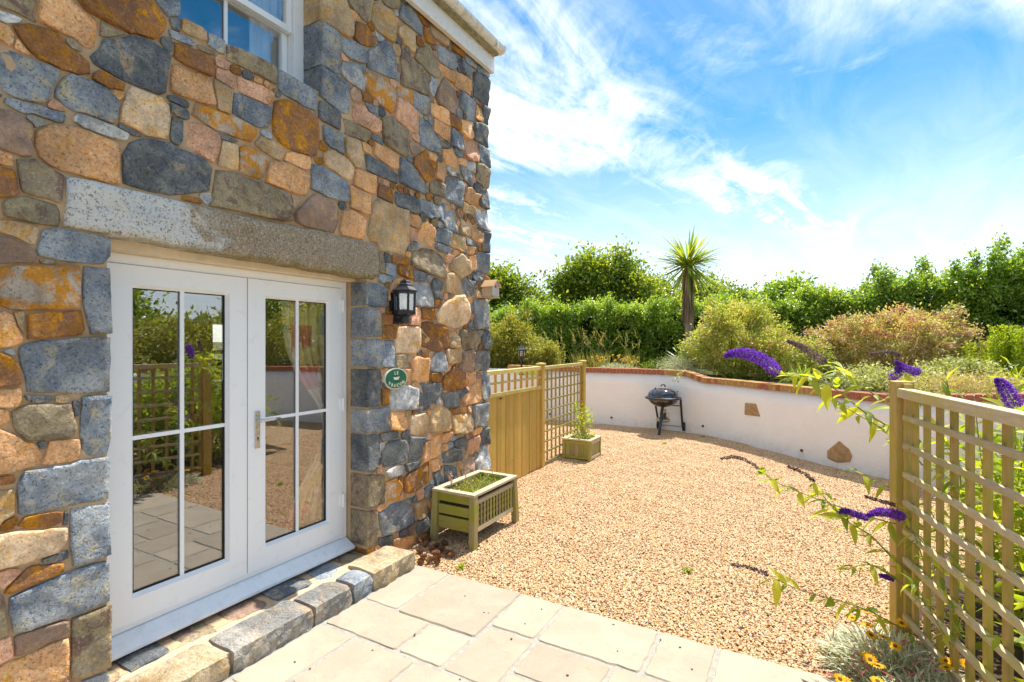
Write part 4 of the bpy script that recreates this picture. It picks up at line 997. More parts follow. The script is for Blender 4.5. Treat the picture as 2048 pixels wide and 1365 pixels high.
# ------------------------------------------------------------------ fence beyond the house corner
FX = -3.11
fence = thing('boarded_fence', 'close-boarded timber fence panel with a small lattice top beside the house corner', 'fence', (FX, 5.5, 0))
y0, y1 = 4.63, 6.29; nb = 16; w = (y1 - y0) / nb
for i in range(nb):
    m = MB(); a = y0 + i * w; z0 = random.uniform(-.015, .0)
    m.box((FX - .010 + (i % 2) * .0035, a + .0025, z0), (FX + .008 + (i % 2) * .0035, a + w - .0025, 1.085)); m.build('board', 'wood_fence', fence, bevel=.003, loc=(FX, a + w / 2, 0))
for z0, z1, x0, x1 in ((1.075, 1.122, .0125, .035), (1.335, 1.385, -.03, .035), (1.222, 1.247, .004, .028)):
    MB().box((FX + x0, y0, z0), (FX + x1, y1, z1)).build('rail', 'wood_fence_rail', fence, bevel=.003, loc=(FX, 5.5, z0))
for i in range(11):
    a = y0 + .02 + i * (y1 - y0 - .06) / 10; MB().box((FX - .022, a, 1.06), (FX + .002, a + .028, 1.336)).build('lattice_slat', 'wood_fence', fence, bevel=.002, loc=(FX, a, 1.2))
MB().box((FX - .05, y0, .2), (FX - .012, y1, .26)).build('back_rail', 'wood_fence_rail', fence); MB().box((FX - .05, y0, .8), (FX - .012, y1, .86)).build('back_rail', 'wood_fence_rail', fence)
MB().box((FX + .0118, 5.20, 1.035), (FX + .0135, 5.26, 1.055)).build('maker_plate', 'bbq_grey', fence)
nails = MB()
for i in range(nb):
    for z in (.23, .83, 1.04):
        for q in (.3, .7):
            if random.random() < .6: nails.lathe((FX + .0082 + (i % 2) * .0035, y0 + (i + q) * w, z + random.gauss(0, .02)), [(.0042, 0), (.0036, .001)], 7, 'X')
nails.build('nail_heads', 'rubber', fence)['kind'] = 'stuff'
def fence_post(y, top, label, x=FX):
    t_ = thing('fence_post', label, 'post', (x, y, -.1))
    MB().box((x - .042, y - .042, -.12), (x + .042, y + .042, top)).build('post', 'wood_fence', t_, bevel=.005)
    m = MB(); m.box((x - .056, y - .056, top), (x + .056, y + .056, top + .022)); m.add([(x - .05, y - .05, top + .022), (x + .05, y - .05, top + .022), (x + .05, y + .05, top + .022), (x - .05, y + .05, top + .022), (x, y, top + .034)], [(0, 1, 4), (1, 2, 4), (2, 3, 4), (3, 0, 4)])
    m.build('post_cap', 'wood_fence_rail', t_, bevel=.003)
fence_post(6.345, 1.40, 'square fence post with flat cap between the boarded panel and the lattice')
fence_post(7.90, 1.385, 'square fence post with flat cap at the far end of the lattice')
lat = thing('trellis_screen', 'open square lattice trellis panel between two capped fence posts', 'trellis', (FX, 7.1, 0))
y0, y1 = 6.40, 7.85
for i in range(11):
    a = y0 + .012 + i * (y1 - y0 - .024) / 10; MB().box((FX - .014, a - .011, .01), (FX + .006, a + .011, 1.33)).build('slat', 'wood_lattice_shaded', lat, bevel=.002, loc=(FX, a, .6))
for i in range(9):
    z = .035 + i * .1445; MB().box((FX + .0065, y0 + .004, z - .011), (FX + .026, y1 - .004, z + .011)).build('cross_slat', 'wood_lattice_shaded', lat, bevel=.002, loc=(FX, 7.1, z))
MB().box((FX - .02, y0, 1.332), (FX + .034, y1, 1.378)).build('top_rail', 'wood_fence_rail', lat, bevel=.003)

# ------------------------------------------------------------------ slatted trough planter by the wall
pl = thing('trough_planter', 'long weathered wooden trough planter with slatted sides beside the stone wall', 'planter', (-2.6, 3.95, -.02))
xa, xb, ya, yb, tz = -2.79, -2.40, 3.60, 4.29, .425
for x, y in ((xa, ya), (xb, ya), (xa, yb), (xb, yb)):
    sx = -1 if x == xa else 1; sy = -1 if y == ya else 1
    m = MB(); w = .028
    vs_ = [(x + sx * .012 + i * w, y + sy * .022 + j * w, -.03) for i, j in ((-1, -1), (1, -1), (1, 1), (-1, 1))] + [(x + i * w, y + j * w, tz - .015) for i, j in ((-1, -1), (1, -1), (1, 1), (-1, 1))]
    m.add(vs_, [(3, 2, 1, 0), (4, 5, 6, 7), (0, 1, 5, 4), (1, 2, 6, 5), (2, 3, 7, 6), (3, 0, 4, 7)]).build('leg', 'wood_planter', pl, bevel=.003, loc=(x, y, 0))
for y in (ya, yb):
    for z0, z1 in ((.335, .408), (.225, .305), (.10, .205)):
        MB().box((xa + .0285, y - .012, z0), (xb - .0285, y + .012, z1)).build('end_plank', 'wood_planter_end', pl, bevel=.003, loc=(-2.6, y, z0))
for x, s in ((xb, 1), (xa, -1)):
    MB().box((x - .014, ya + .029, .335), (x + .014, yb - .029, .372)).build('upper_rail', 'wood_planter_rail', pl, bevel=.003, loc=(x, 3.95, .35))
    MB().box((x - .014, ya + .029, .10), (x + .014, yb - .029, .142)).build('lower_rail', 'wood_planter_rail', pl, bevel=.003, loc=(x, 3.95, .12))
    for i in range(12):
        y = ya + .06 + i * (yb - ya - .12) / 11; MB().box((x + s * .006 - .006, y - .011, .1425), (x + s * .006 + .006, y + .011, .3345)).build('slat', 'wood_planter', pl, bevel=.002, loc=(x, y, .24))
    for z in (.19, .24, .29):
        MB().box((x - s * .012 - .006, ya + .03, z - .010), (x - s * .012 + .0055, yb - .03, z + .010)).build('cross_slat', 'wood_planter_rail', pl, bevel=.002, loc=(x, 3.95, z))
m = MB()
for a, b in (((xa - .03, ya - .03), (xb + .03, ya + .035)), ((xa - .03, yb - .035), (xb + .03, yb + .03))): m.box((a[0], a[1], tz - .0145), (b[0], b[1], tz + .008))
for a, b in (((xa - .03, ya + .0355), (xa + .034, yb - .0355)), ((xb - .034, ya + .0355), (xb + .03, yb - .0355))): m.box((a[0], a[1], tz - .0145), (b[0], b[1], tz + .008))
m.build('rim', 'wood_planter_rail', pl, bevel=.003)
m = MB(); m.box((xa + .024, ya + .02, .12), (xb - .024, yb - .02, .382)); m.build('soil', 'soil', pl)

# square planter box by the lattice
pb = thing('planter_box', 'square green-stained wooden planter box at the foot of the lattice', 'planter', (-2.87, 7.23, -.02))
xa2, xb2, ya2, yb2 = -3.06, -2.66, 7.03, 7.44
for x, y in ((xa2, ya2), (xb2, ya2), (xa2, yb2), (xb2, yb2)):
    MB().box((x - .024, y - .024, -.03), (x + .024, y + .024, .262)).build('corner_post', 'wood_planter', pb, bevel=.003, loc=(x, y, 0))
for i in range(5):
    a = xa2 + .0245 + i * (xb2 - xa2 - .049) / 5; b = a + (xb2 - xa2 - .049) / 5 - .003
    for y in (ya2, yb2): MB().box((a, y - .008, .012), (b, y + .008, .255)).build('plank', 'wood_planter', pb, bevel=.002, loc=(a, y, .1))
    a = ya2 + .0245 + i * (yb2 - ya2 - .049) / 5; b = a + (yb2 - ya2 - .049) / 5 - .003
    for x in (xa2, xb2): MB().box((x - .008, a, .012), (x + .008, b, .255)).build('plank', 'wood_planter', pb, bevel=.002, loc=(x, a, .1))
for z0, z1 in ((-.005, .035), (.215, .254)):
    for y, s in ((ya2, -1), (yb2, 1)): MB().box((xa2 + .0245, y + s * .0152 - .007, z0), (xb2 - .0245, y + s * .0152 + .007, z1)).build('band', 'wood_planter_end', pb, bevel=.002, loc=(xa2, y, z0))
    for x, s in ((xa2, -1), (xb2, 1)): MB().box((x + s * .0152 - .007, ya2 + .0245, z0), (x + s * .0152 + .007, yb2 - .0245, z1)).build('band', 'wood_planter_rail', pb, bevel=.002, loc=(x, ya2, z0))
m = MB()
m.box((xa2 - .03, ya2 - .03, .2622), (xb2 + .03, ya2 + .03, .285)); m.box((xa2 - .03, yb2 - .03, .2622), (xb2 + .03, yb2 + .03, .285)); m.box((xa2 - .03, ya2 + .0305, .2622), (xa2 + .03, yb2 - .0305, .285)); m.box((xb2 - .03, ya2 + .0305, .2622), (xb2 + .03, yb2 - .0305, .285))
m.build('rim', 'wood_planter_rail', pb, bevel=.003)
MB().box((xa2 + .012, ya2 + .012, .02), (xb2 - .012, yb2 - .012, .235)).build('soil', 'soil', pb)

# ------------------------------------------------------------------ kettle barbecue
bq = Vector((-2.248, 9.833, -.02)); bb = thing('kettle_barbecue', 'black kettle barbecue on wheels in front of the white wall', 'barbecue', bq)
rz = .66; c3 = Vector((bq.x, bq.y, 0))
prof = [(.285 * math.sin(a), rz - .185 * math.cos(a) * 1.0) for a in np.linspace(.12, PI / 2, 12)]
MB().lathe(c3, prof, 36).build('bowl', 'bbq_enamel', bb, smooth=True)
prof = [(.292, rz + .012)] + [(.290 * math.cos(a) ** .75, rz + .016 + .165 * math.sin(a)) for a in np.linspace(.05, PI / 2 - .03, 12)]
lid = MB().lathe(c3, prof, 36).build('lid', 'bbq_enamel', bb, smooth=True)
MB().lathe(c3, [(.075, rz + .172), (.078, rz + .185), (.02, rz + .19)], 20).build('vent_disc', 'bbq_steel', lid)
right = Vector((CA, SA, 0)); fwd = Vector((-SA, CA, 0))
h0 = c3 + Vector((0, 0, rz + .185))
MB().tube([h0 + right * .038 + Vector((0, 0, -.02)), h0 + right * .040 + Vector((0, 0, .03)), h0 + right * .025 + Vector((0, 0, .055)), h0 + Vector((0, 0, .062)), h0 - right * .03 + Vector((0, 0, .05)), h0 - right * .04 + Vector((0, 0, .02))], .011, 8).build('lid_handle', 'black_metal', lid, smooth=True)
MB().tube([c3 - right * .14 + Vector((0, 0, rz + .15)), c3 - right * .145 + Vector((0, 0, rz + .185))], .014, 8).build('vent_knob', 'black_metal', lid)
MB().tube([c3 + right * .26 + Vector((0, 0, rz + .06)), c3 + right * .275 + Vector((0, 0, rz + .12))], .010, 8).build('hinge', 'black_metal', lid)
m = MB(); ring = [c3 + Vector((math.cos(a) * .315, math.sin(a) * .315, rz - .005)) for a in np.linspace(0, 2 * PI, 33)]
m.tube(ring, .020, 8, cap=False); m.build('rim_tube', 'bbq_grey', bb, smooth=True)
lg = c3 - fwd * .04 - right * .05
wr = c3 + right * .44 + fwd * .12; wl_ = c3 + right * .02 + fwd * .36
MB().tube([c3 - fwd * .17 - right * .05 + Vector((0, 0, .56)), c3 - fwd * .22 - right * .135 + Vector((0, 0, .02)), c3 - fwd * .225 - right * .145 + Vector((0, 0, -.03))], [.026, .026, .027], 10).build('leg', 'bbq_grey', bb, smooth=True)
MB().tube([c3 + right * .29 + fwd * .05 + Vector((0, 0, rz)), c3 + right * .33 + fwd * .07 + Vector((0, 0, rz - .01)), c3 + right * .365 + fwd * .09 + Vector((0, 0, rz - .07)), wr + Vector((0, 0, .085)) - right * .03], [.02, .021, .021, .018], 10).build('leg', 'bbq_grey', bb, smooth=True)
MB().tube([c3 - right * .10 + fwd * .17 + Vector((0, 0, .53)), wl_ + Vector((0, 0, .085)) + right * .005], [.02, .018], 10).build('leg', 'bbq_grey', bb, smooth=True)
MB().tube([wl_ + Vector((0, 0, .085)), wr + Vector((0, 0, .085))], .008, 8).build('axle', 'bbq_steel', bb)
MB().tube([c3 + right * .15 + fwd * .03 + Vector((0, 0, .50)), c3 + right * .37 + fwd * .10 + Vector((0, 0, .49))], .010, 8).build('stay', 'bbq_grey', bb)
for p in (wr, wl_):
    ax = (wr - wl_).normalized(); q0 = p + Vector((0, 0, .085))
    tyre = MB().tube([q0 - ax * .026, q0 - ax * .018, q0 + ax * .018, q0 + ax * .026], [.070, .085, .085, .070], 24).build('wheel', 'rubber', bb, smooth=False)
    MB().tube([q0 + ax * .0262, q0 + ax * .031], [.058, .045], 5).build('hub', 'lime_plastic', tyre)
    MB().tube([q0 - ax * .0262, q0 - ax * .031], [.058, .045], 5).build('hub', 'lime_plastic', tyre)
MB().lathe(c3, [(.058, .44), (.058, .375)], 20).build('ash_collar', 'bbq_steel', bb, smooth=False)
MB().lathe(c3, [(.060, .375), (.060, .28)], 20).build('ash_sleeve', 'bbq_grey', bb)
MB().lathe(c3, [(.10, .20), (.135, .225), (.125, .255), (.07, .285)], 24).build('ash_pan', 'bbq_steel', bb, smooth=False)
MB().tube([c3 + right * .06 + Vector((0, 0, .37)), c3 + right * .115 + Vector((0, 0, .37)), c3 + right * .115 + Vector((0, 0, .29)), c3 + right * .06 + Vector((0, 0, .29))], .004, 6).build('pan_handle', 'bbq_steel', bb)

# ------------------------------------------------------------------ wall lantern, name plaque, bird box
def lantern_body(name, label, cat, c0, s, group=None, wall_mount=True, rs=1.0):
    """half lantern: six-sided tapering cage, stepped roof and finial, foot"""
    L = thing(name, label, cat, c0); n = 6; c0 = Vector(c0)
    def ringp(r, z, n_=6): return [c0 + Vector((r * rs * s * math.cos(2 * PI * j / n_ + PI / 6), r * rs * s * math.sin(2 * PI * j / n_ + PI / 6), z * s)) for j in range(n_)]
    m = MB(); m.lathe(c0, [(r * rs * s, z * s) for r, z in ((.105, .255), (.118, .262), (.118, .270), (.074, .300), (.068, .316), (.048, .326), (.042, .343), (.030, .352), (.006, .36))], 6); m.v = [tuple(Matrix.Translation(c0) @ Matrix.Rotation(PI / 6, 4, 'Z') @ (Vector(p) - c0)) for p in m.v]
    m.build('lamp_roof', 'black_metal', L)
    m = MB(); lo, hi = ringp(.088, .095), ringp(.095, .256)
    for j in range(n): m.bar(lo[j], hi[j], .016 * s, .016 * s, up=lo[j] - c0)
    for rr_, z in ((.088, .10), (.0955, .248)):
        q = ringp(rr_, z)
        for j in range(n): m.bar(q[j], q[(j + 1) % n], .014 * s, .018 * s)
    m.build('lamp_cage', 'black_metal', L)
    for j in range(n):
        a, b, c_, d_ = lo[j], lo[(j + 1) % n], hi[(j + 1) % n], hi[j]; cc = (a + b + c_ + d_) / 4
        out = (cc - c0); out.z = 0; out.normalize()
        q = [cc + (p - cc) * .93 for p in (a, b, c_, d_)]
        m = MB(); m.add(q + [p - out * .003 for p in q], [(0, 1, 2, 3), (7, 6, 5, 4), (0, 4, 5, 1), (1, 5, 6, 2), (2, 6, 7, 3), (3, 7, 4, 0)]).build('glass_pane', 'glass', L)
    m = MB(); m.lathe(c0, [(.045 * s, .06 * s), (.098 * rs * s, .078 * s), (.102 * rs * s, .095 * s), (.02 * s, .0975 * s)], 6); m.v = [tuple(Matrix.Translation(c0) @ Matrix.Rotation(PI / 6, 4, 'Z') @ (Vector(p) - c0)) for p in m.v]; m.lathe(c0, [(.030 * s, .0), (.042 * s, .02 * s), (.036 * s, .0595 * s)], 12); m.build('lamp_base', 'black_metal', L)
    m = MB(); m.lathe(c0, [(.012 * s, .10 * s), (.018 * s, .13 * s), (.030 * s, .155 * s), (.034 * s, .18 * s), (.024 * s, .205 * s), (.004 * s, .215 * s)], 14); m.build('bulb', 'lamp_bulb', L, smooth=True)
    if wall_mount:
        m = MB(); m.box((WX + .003, c0.y - .07 * s, c0.z + .10 * s), (WX + .024, c0.y + .07 * s, c0.z + .25 * s)); m.box((WX + .024, c0.y - .025, c0.z + .012 * s), (c0.x - .02, c0.y + .025, c0.z + .05 * s)); m.box((WX + .003, c0.y - .04, c0.z), (WX + .03, c0.y + .04, c0.z + .0995 * s)); m.build('wall_bracket', 'black_metal', L)
    return L
ly, lz = 3.205, 1.868
lantern_body('wall_lantern', 'black six-sided coach lantern fixed to the stone wall right of the doors', 'lantern', (WX + .105, ly - .05, lz), 1.0, rs=.86)
sgn = thing('name_plaque', 'green oval house name plaque lettered LE FAUCON on the stone wall', 'sign', (WX + .02, 3.138, 1.42))
def oval(rx, rz_, n=48): return [(3.138 + rx * math.cos(2 * PI * j / n), 1.425 + rz_ * math.sin(2 * PI * j / n)) for j in range(n)]
def plate(name, pts, x0, x1, mat, parent, bevel=0):
    k = len(pts); vs_ = [(x0, y, z) for y, z in pts] + [(x1, y, z) for y, z in pts]
    return MB().add(vs_, [tuple(range(k - 1, -1, -1)), tuple(range(k, 2 * k))] + [(j, (j + 1) % k, k + (j + 1) % k, k + j) for j in range(k)]).build(name, mat, parent, bevel=bevel)
plate('plaque_rim', oval(.132, .086), WX - .01, WX + .0285, 'sign_cream', sgn)
plate('plaque_face', oval(.123, .078), WX + .0287, WX + .031, 'sign_green', sgn)
PX = WX + .0312
def letter(ch, y, z, size, ang=0):
    cu = bpy.data.curves.new('letter', 'FONT'); cu.body = ch; cu.size = size; cu.align_x = 'CENTER'; cu.extrude = .0012; cu.offset = size * .018
    o = bpy.data.objects.new('letter', cu); cu.materials.append(MATS['sign_cream'])
    dg = bpy.context.evaluated_depsgraph_get(); col.objects.link(o); dg.update()
    me = bpy.data.meshes.new_from_object(o.evaluated_get(dg)); bpy.data.objects.remove(o); bpy.data.curves.remove(cu)
    me.name = 'letter'
    if not me.materials: me.materials.append(MATS['sign_cream'])
    ob = bpy.data.objects.new('letter', me); link(ob, sgn, (PX + .001, y, z))
    ob.rotation_euler = Matrix(((0, 0, 1), (1, 0, 0), (0, 1, 0))).to_euler()
    ob.rotation_euler = (Matrix.Rotation(ang, 3, 'X') @ Matrix(((0, 0, 1), (1, 0, 0), (0, 1, 0)))).to_euler()
letter('L', 3.122, 1.459, .036); letter('E', 3.150, 1.459, .036)
for i, ch in enumerate('FAUCON'):
    th = -PI / 2 + (i - 2.5) * .335
    yy_, zz_ = 3.138 + .108 * math.cos(th), 1.425 + .068 * math.sin(th)
    letter(ch, yy_, zz_, .037, math.atan2(.108 * .75 * math.sin(th + PI / 2), 1) * .9)
m = MB()
for (a, b, r1, r2) in ((0, 0, .016, .009), (-.016, .002, .012, .008), (.016, .003, .012, .008), (-.028, .007, .009, .004), (.029, .009, .008, .004), (-.022, -.006, .01, .004), (.02, -.006, .011, .004), (0, -.009, .012, .004)):
    q = [(PX + .0008 + r1 * .02, 3.138 + a + r1 * math.cos(2 * PI * j / 10), 1.428 + b + r2 * math.sin(2 * PI * j / 10)) for j in range(10)]
    m.add([(PX + .0002, y, z) for x, y, z in q] + q, [tuple(range(10, 20))] + [(j, (j + 1) % 10, 10 + (j + 1) % 10, 10 + j) for j in range(10)])
m.build('emblem', 'sign_cream', sgn)

bh = thing('bird_box', 'small wooden bird box with shingled roof at the corner of the house', 'bird box', (WX + .03, 4.50, 2.18))
by0, by1, bx0, bx1, bz0 = 4.43, 4.56, WX + .02, WX + .15, 2.175
m = MB(); m.box((bx0, by0, bz0 + .012), (bx1 - .014, by1, bz0 + .115)); yc = (by0 + by1) / 2
m.add([(bx0, by0, bz0 + .1151), (bx1 - .014, by0, bz0 + .1151), (bx1 - .014, by1, bz0 + .1151), (bx0, by1, bz0 + .1151), (bx0, yc, bz0 + .175), (bx1 - .014, yc, bz0 + .175)], [(0, 1, 5, 4), (1, 2, 5), (2, 3, 4, 5), (3, 0, 4)])
m.build('box', 'wood_bird', bh)
MB().box((bx0 - .002, by0 - .006, bz0), (bx1 + .004, by1 + .006, bz0 + .0118)).build('base', 'wood_bird', bh, bevel=.002)
k = 20; hole = [(yc + .017 * math.cos(2 * PI * j / k), bz0 + .115 + .017 * math.sin(2 * PI * j / k)) for j in range(k)]
def front_edge(th):
    dy, dz = math.cos(th), math.sin(th); best = 9
    pg = [(by0, bz0 + .012), (by1, bz0 + .012), (by1, bz0 + .115), (yc, bz0 + .175), (by0, bz0 + .115)]
    for j in range(5):
        a, b = pg[j], pg[(j + 1) % 5]; ex, ez = b[0] - a[0], b[1] - a[1]; det = dy * -ez + ex * dz
        if abs(det) < 1e-9: continue
        qx, qz = a[0] - yc, a[1] - bz0 - .115; t_ = (qx * -ez + ex * qz) / det; s2 = (dy * qz - dz * qx) / det
        if -1e-6 <= s2 <= 1 + 1e-6 and t_ > 0: best = min(best, t_)
    return yc + dy * best, bz0 + .115 + dz * best
outer = [front_edge(2 * PI * j / k) for j in range(k)]
vs_ = [(bx1, *q) for q in hole] + [(bx1, *q) for q in outer] + [(bx1 - .0138, *q) for q in hole] + [(bx1 - .0138, *q) for q in outer]
fs = [(j, k + j, k + (j + 1) % k, (j + 1) % k) for j in range(k)] + [(j, (j + 1) % k, 2 * k + (j + 1) % k, 2 * k + j) for j in range(k)] + [(k + j, 3 * k + j, 3 * k + (j + 1) % k, k + (j + 1) % k) for j in range(k)]
MB().add(vs_, fs).build('front', 'wood_bird_front', bh)
MB().lathe((bx1 - .0136, yc, bz0 + .115), [(.016, 0), (.016, .002)], 16, 'X').build('entrance', 'rubber', bh)
for s in (-1, 1):
    dirv = Vector((0, s * (by1 - by0) / 2, -.06)).normalized(); nn = Vector((0, s * .06, (by1 - by0) / 2)).normalized()
    for i in range(4):
        a = Vector((0, yc, bz0 + .180)) + dirv * (i * .026) + nn * (.004 + .0018 * (3 - i) * .3)
        b = a + dirv * .031 + nn * -.002
        q = [a, b, b + nn * .006, a + nn * .004]
        m = MB(); m.add([(bx0 - .004, p.y, p.z) for p in q] + [(bx1 + .022, p.y, p.z) for p in q], [(0, 1, 2, 3), (7, 6, 5, 4)] + [(j, 4 + j, 4 + (j + 1) % 4, (j + 1) % 4) for j in range(4)]).build('shingle', 'wood_bird_roof', bh)

# ------------------------------------------------------------------ lattice screen on the right
e = Vector((.205, -.979, 0)).normalized(); nx_ = Vector((e.y, -e.x, 0))      # nx_ faces the house
T0 = Vector((.545, 3.86, 0))
tr = thing('trellis_fence', 'weathered square trellis fence with a post at the right, near the camera', 'trellis', T0)
def tb(a, b, w, h, name, mat, up=(0, 0, 1)):
    m = MB().bar(a, b, w, h, up); return m.build(name, mat, tr, bevel=.003, loc=centre(m))
Mz = Matrix.Rotation(math.atan2(e.y, e.x), 4, 'Z')
m = MB(); m.box((-.055, -.048, -.15), (.047, .048, 1.486), Matrix.Translation(T0) @ Mz); m.build('post', 'wood_trellis', tr, bevel=.006)
m = MB(); m.box((.0485, -.014, .02), (.083, .028, 1.475), Matrix.Translation(T0) @ Mz); m.build('stile', 'wood_trellis', tr, bevel=.004)
LEN = 1.86; S0 = T0 + e * .05
TZ = 1.420
m = MB().bar(S0 + Vector((0, 0, TZ)) + nx_ * .012, S0 + e * LEN + Vector((0, 0, TZ)) + nx_ * .012, .066, .056); m.build('top_rail', 'wood_trellis_rail', tr, bevel=.004, loc=centre(m))
z = 1.277; k = 0
while z > .03:
    tb(S0 + e * .035 + Vector((0, 0, z)) + nx_ * .018, S0 + e * LEN + Vector((0, 0, z)) + nx_ * .018, .024, .032, 'cross_slat', 'wood_trellis_rail'); z -= .168
for i in range(13):
    p = S0 + e * (.105 + i * .142)
    tb(p + Vector((0, 0, .03)) - nx_ * .010, p + Vector((0, 0, TZ - .028)) - nx_ * .010, .034, .026, 'slat', 'wood_trellis', up=nx_)
m = MB(); m.box((LEN + .05, -.048, -.15), (LEN + .15, .048, 1.486), Matrix.Translation(T0) @ Mz); m.build('post', 'wood_trellis', tr, bevel=.006)
# ------------------------------------------------------------------ plants
def unit(a): return a / np.maximum(np.linalg.norm(a, axis=-1, keepdims=True), 1e-9)
def leaf_mesh(name, Pp, D, size, aspect, mat, parent, rnd=None, fold=.18, droop=.15, kind=None, loc=None, seed=0):
    r_ = np.random.default_rng(seed + len(Pp)); n = len(Pp)
    D = unit(D); Nn = r_.normal(size=(n, 3)); Nn[:, 2] += 1.4
    S = unit(np.cross(D, Nn)); Nn = np.cross(S, D)
    sz = (size * r_.uniform(.65, 1.25, n))[:, None]
    L0 = np.array(loc if loc is not None else WLOC[parent.name])
    base = Pp - L0
    l_ = base + D * sz * .45 + S * sz * aspect * .5 + Nn * sz * fold * .4
    rr = base + D * sz * .45 - S * sz * aspect * .5 + Nn * sz * fold * .4
    mid = base + D * sz * .5
    tip = base + D * sz - Nn * sz * droop
    V = np.stack([base, rr, mid, l_, tip], 1).reshape(-1, 3).astype(np.float32)
    idx = np.arange(n)[:, None] * 5
    Fq = np.concatenate([idx + np.array([0, 1, 2]), idx + np.array([1, 4, 2]), idx + np.array([0, 2, 3]), idx + np.array([2, 4, 3])], 1).reshape(-1)
    me = bpy.data.meshes.new(name); me.vertices.add(n * 5); me.loops.add(n * 12); me.polygons.add(n * 4)
    me.vertices.foreach_set('co', V.ravel()); me.loops.foreach_set('vertex_index', Fq.astype(np.int32))
    me.polygons.foreach_set('loop_start', (np.arange(n * 4) * 3).astype(np.int32)); me.polygons.foreach_set('loop_total', np.full(n * 4, 3, np.int32))
    me.update(calc_edges=True)
    at = me.attributes.new('rnd', 'FLOAT', 'FACE')
    if rnd is None: rnd = r_.uniform(0, 1, n)
    at.data.foreach_set('value', np.repeat(np.clip(rnd, 0, 1), 4).astype(np.float32))
    me.materials.append(MATS[mat])
    o = bpy.data.objects.new(name, me); link(o, parent, L0)
    if kind: o['kind'] = kind
    return o
def blades(name, B, D, length, width, mat, parent, curve=.5, seg_=4, rnd=None, loc=None, seed=0, fold=True):
    """long narrow leaves: tapered strips that bend down towards their tips"""
    r_ = np.random.default_rng(seed + 5 + len(B)); n = len(B); D = unit(D)
    ln = length * r_.uniform(.75, 1.15, n) if np.isscalar(length) else length
    S = unit(np.cross(D, np.array([0, 0, 1.0]) + r_.normal(0, .15, (n, 3)))); L0 = np.array(loc if loc is not None else WLOC[parent.name])
    V = []; cv = curve * r_.uniform(.5, 1.4, n)
    for k in range(seg_ + 1):
        f_ = k / seg_
        c_ = B - L0 + D * (ln * f_)[:, None] - np.array([0, 0, 1.0]) * (ln * cv * f_ ** 2.2)[:, None]
        wv = width * (.55 + .9 * f_) if f_ < .35 else width * (1 - ((f_ - .35) / .65) ** 1.6) + .0004
        V += [c_ - S * wv / 2, c_ + S * wv / 2]
    V = np.stack(V, 1); nv = 2 * (seg_ + 1)
    fc = np.concatenate([np.array([2 * k, 2 * k + 1, 2 * k + 3, 2 * k + 2]) for k in range(seg_)])
    Fq = (np.arange(n)[:, None] * nv + fc).reshape(-1)
    me = bpy.data.meshes.new(name); me.vertices.add(n * nv); me.loops.add(n * seg_ * 4); me.polygons.add(n * seg_)
    me.vertices.foreach_set('co', V.reshape(-1).astype(np.float32)); me.loops.foreach_set('vertex_index', Fq.astype(np.int32))
    me.polygons.foreach_set('loop_start', (np.arange(n * seg_) * 4).astype(np.int32)); me.polygons.foreach_set('loop_total', np.full(n * seg_, 4, np.int32)); me.update(calc_edges=True)
    at = me.attributes.new('rnd', 'FLOAT', 'FACE'); rnd = r_.uniform(0, 1, n) if rnd is None else rnd
    at.data.foreach_set('value', np.repeat(np.clip(rnd, 0, 1), seg_).astype(np.float32)); me.materials.append(MATS[mat])
    o = bpy.data.objects.new(name, me); link(o, parent, L0); return o
def crown_points(c, rad, nclump, nleaf, cr, seed, shell=.45, up=.25, zmin=None):
    r_ = np.random.default_rng(seed); c = np.array(c); rad = np.array(rad)
    d = unit(r_.normal(size=(nclump, 3))); rr = r_.uniform(shell, 1.0, nclump) ** .7
    bump = 1 + .18 * np.sin(d[:, 0] * 5 + seed) * np.sin(d[:, 1] * 4 + 1) + r_.normal(0, .07, nclump)
    C = c + d * rad * (rr * bump)[:, None]
    k = r_.integers(0, nclump, nleaf)
    Pp = C[k] + r_.normal(0, 1, (nleaf, 3)) * cr
    if zmin is not None:
        Pp[:, 2] = np.where(Pp[:, 2] < zmin, zmin + r_.uniform(0, .15, nleaf), Pp[:, 2]); 
    D = unit(Pp - c) * .7 + r_.normal(0, .6, (nleaf, 3)); D[:, 2] += up
    rnd = np.clip(r_.uniform(0, 1, nclump)[k] * .5 + r_.uniform(0, 1, nleaf) * .5 + .0, 0, 1)
    return C, Pp, D, rnd
def stems(name, base, targets, r0, mat, parent, n=5, seed=0, lean=.4):
    r_ = random.Random(seed); m = MB(); base = Vector(base)
    for q in targets:
        q = Vector(q); b = base + Vector((r_.uniform(-1, 1) * r0 * 2, r_.uniform(-1, 1) * r0 * 2, 0)); mid = b.lerp(q, .5); mid += Vector((r_.gauss(0, .05), r_.gauss(0, .05), .12)) * (q - b).length * lean
        m.tube([b, b.lerp(mid, .6), mid, q], [r0, r0 * .75, r0 * .55, r0 * .18], n, cap=False)
    return m.build(name, mat, parent)
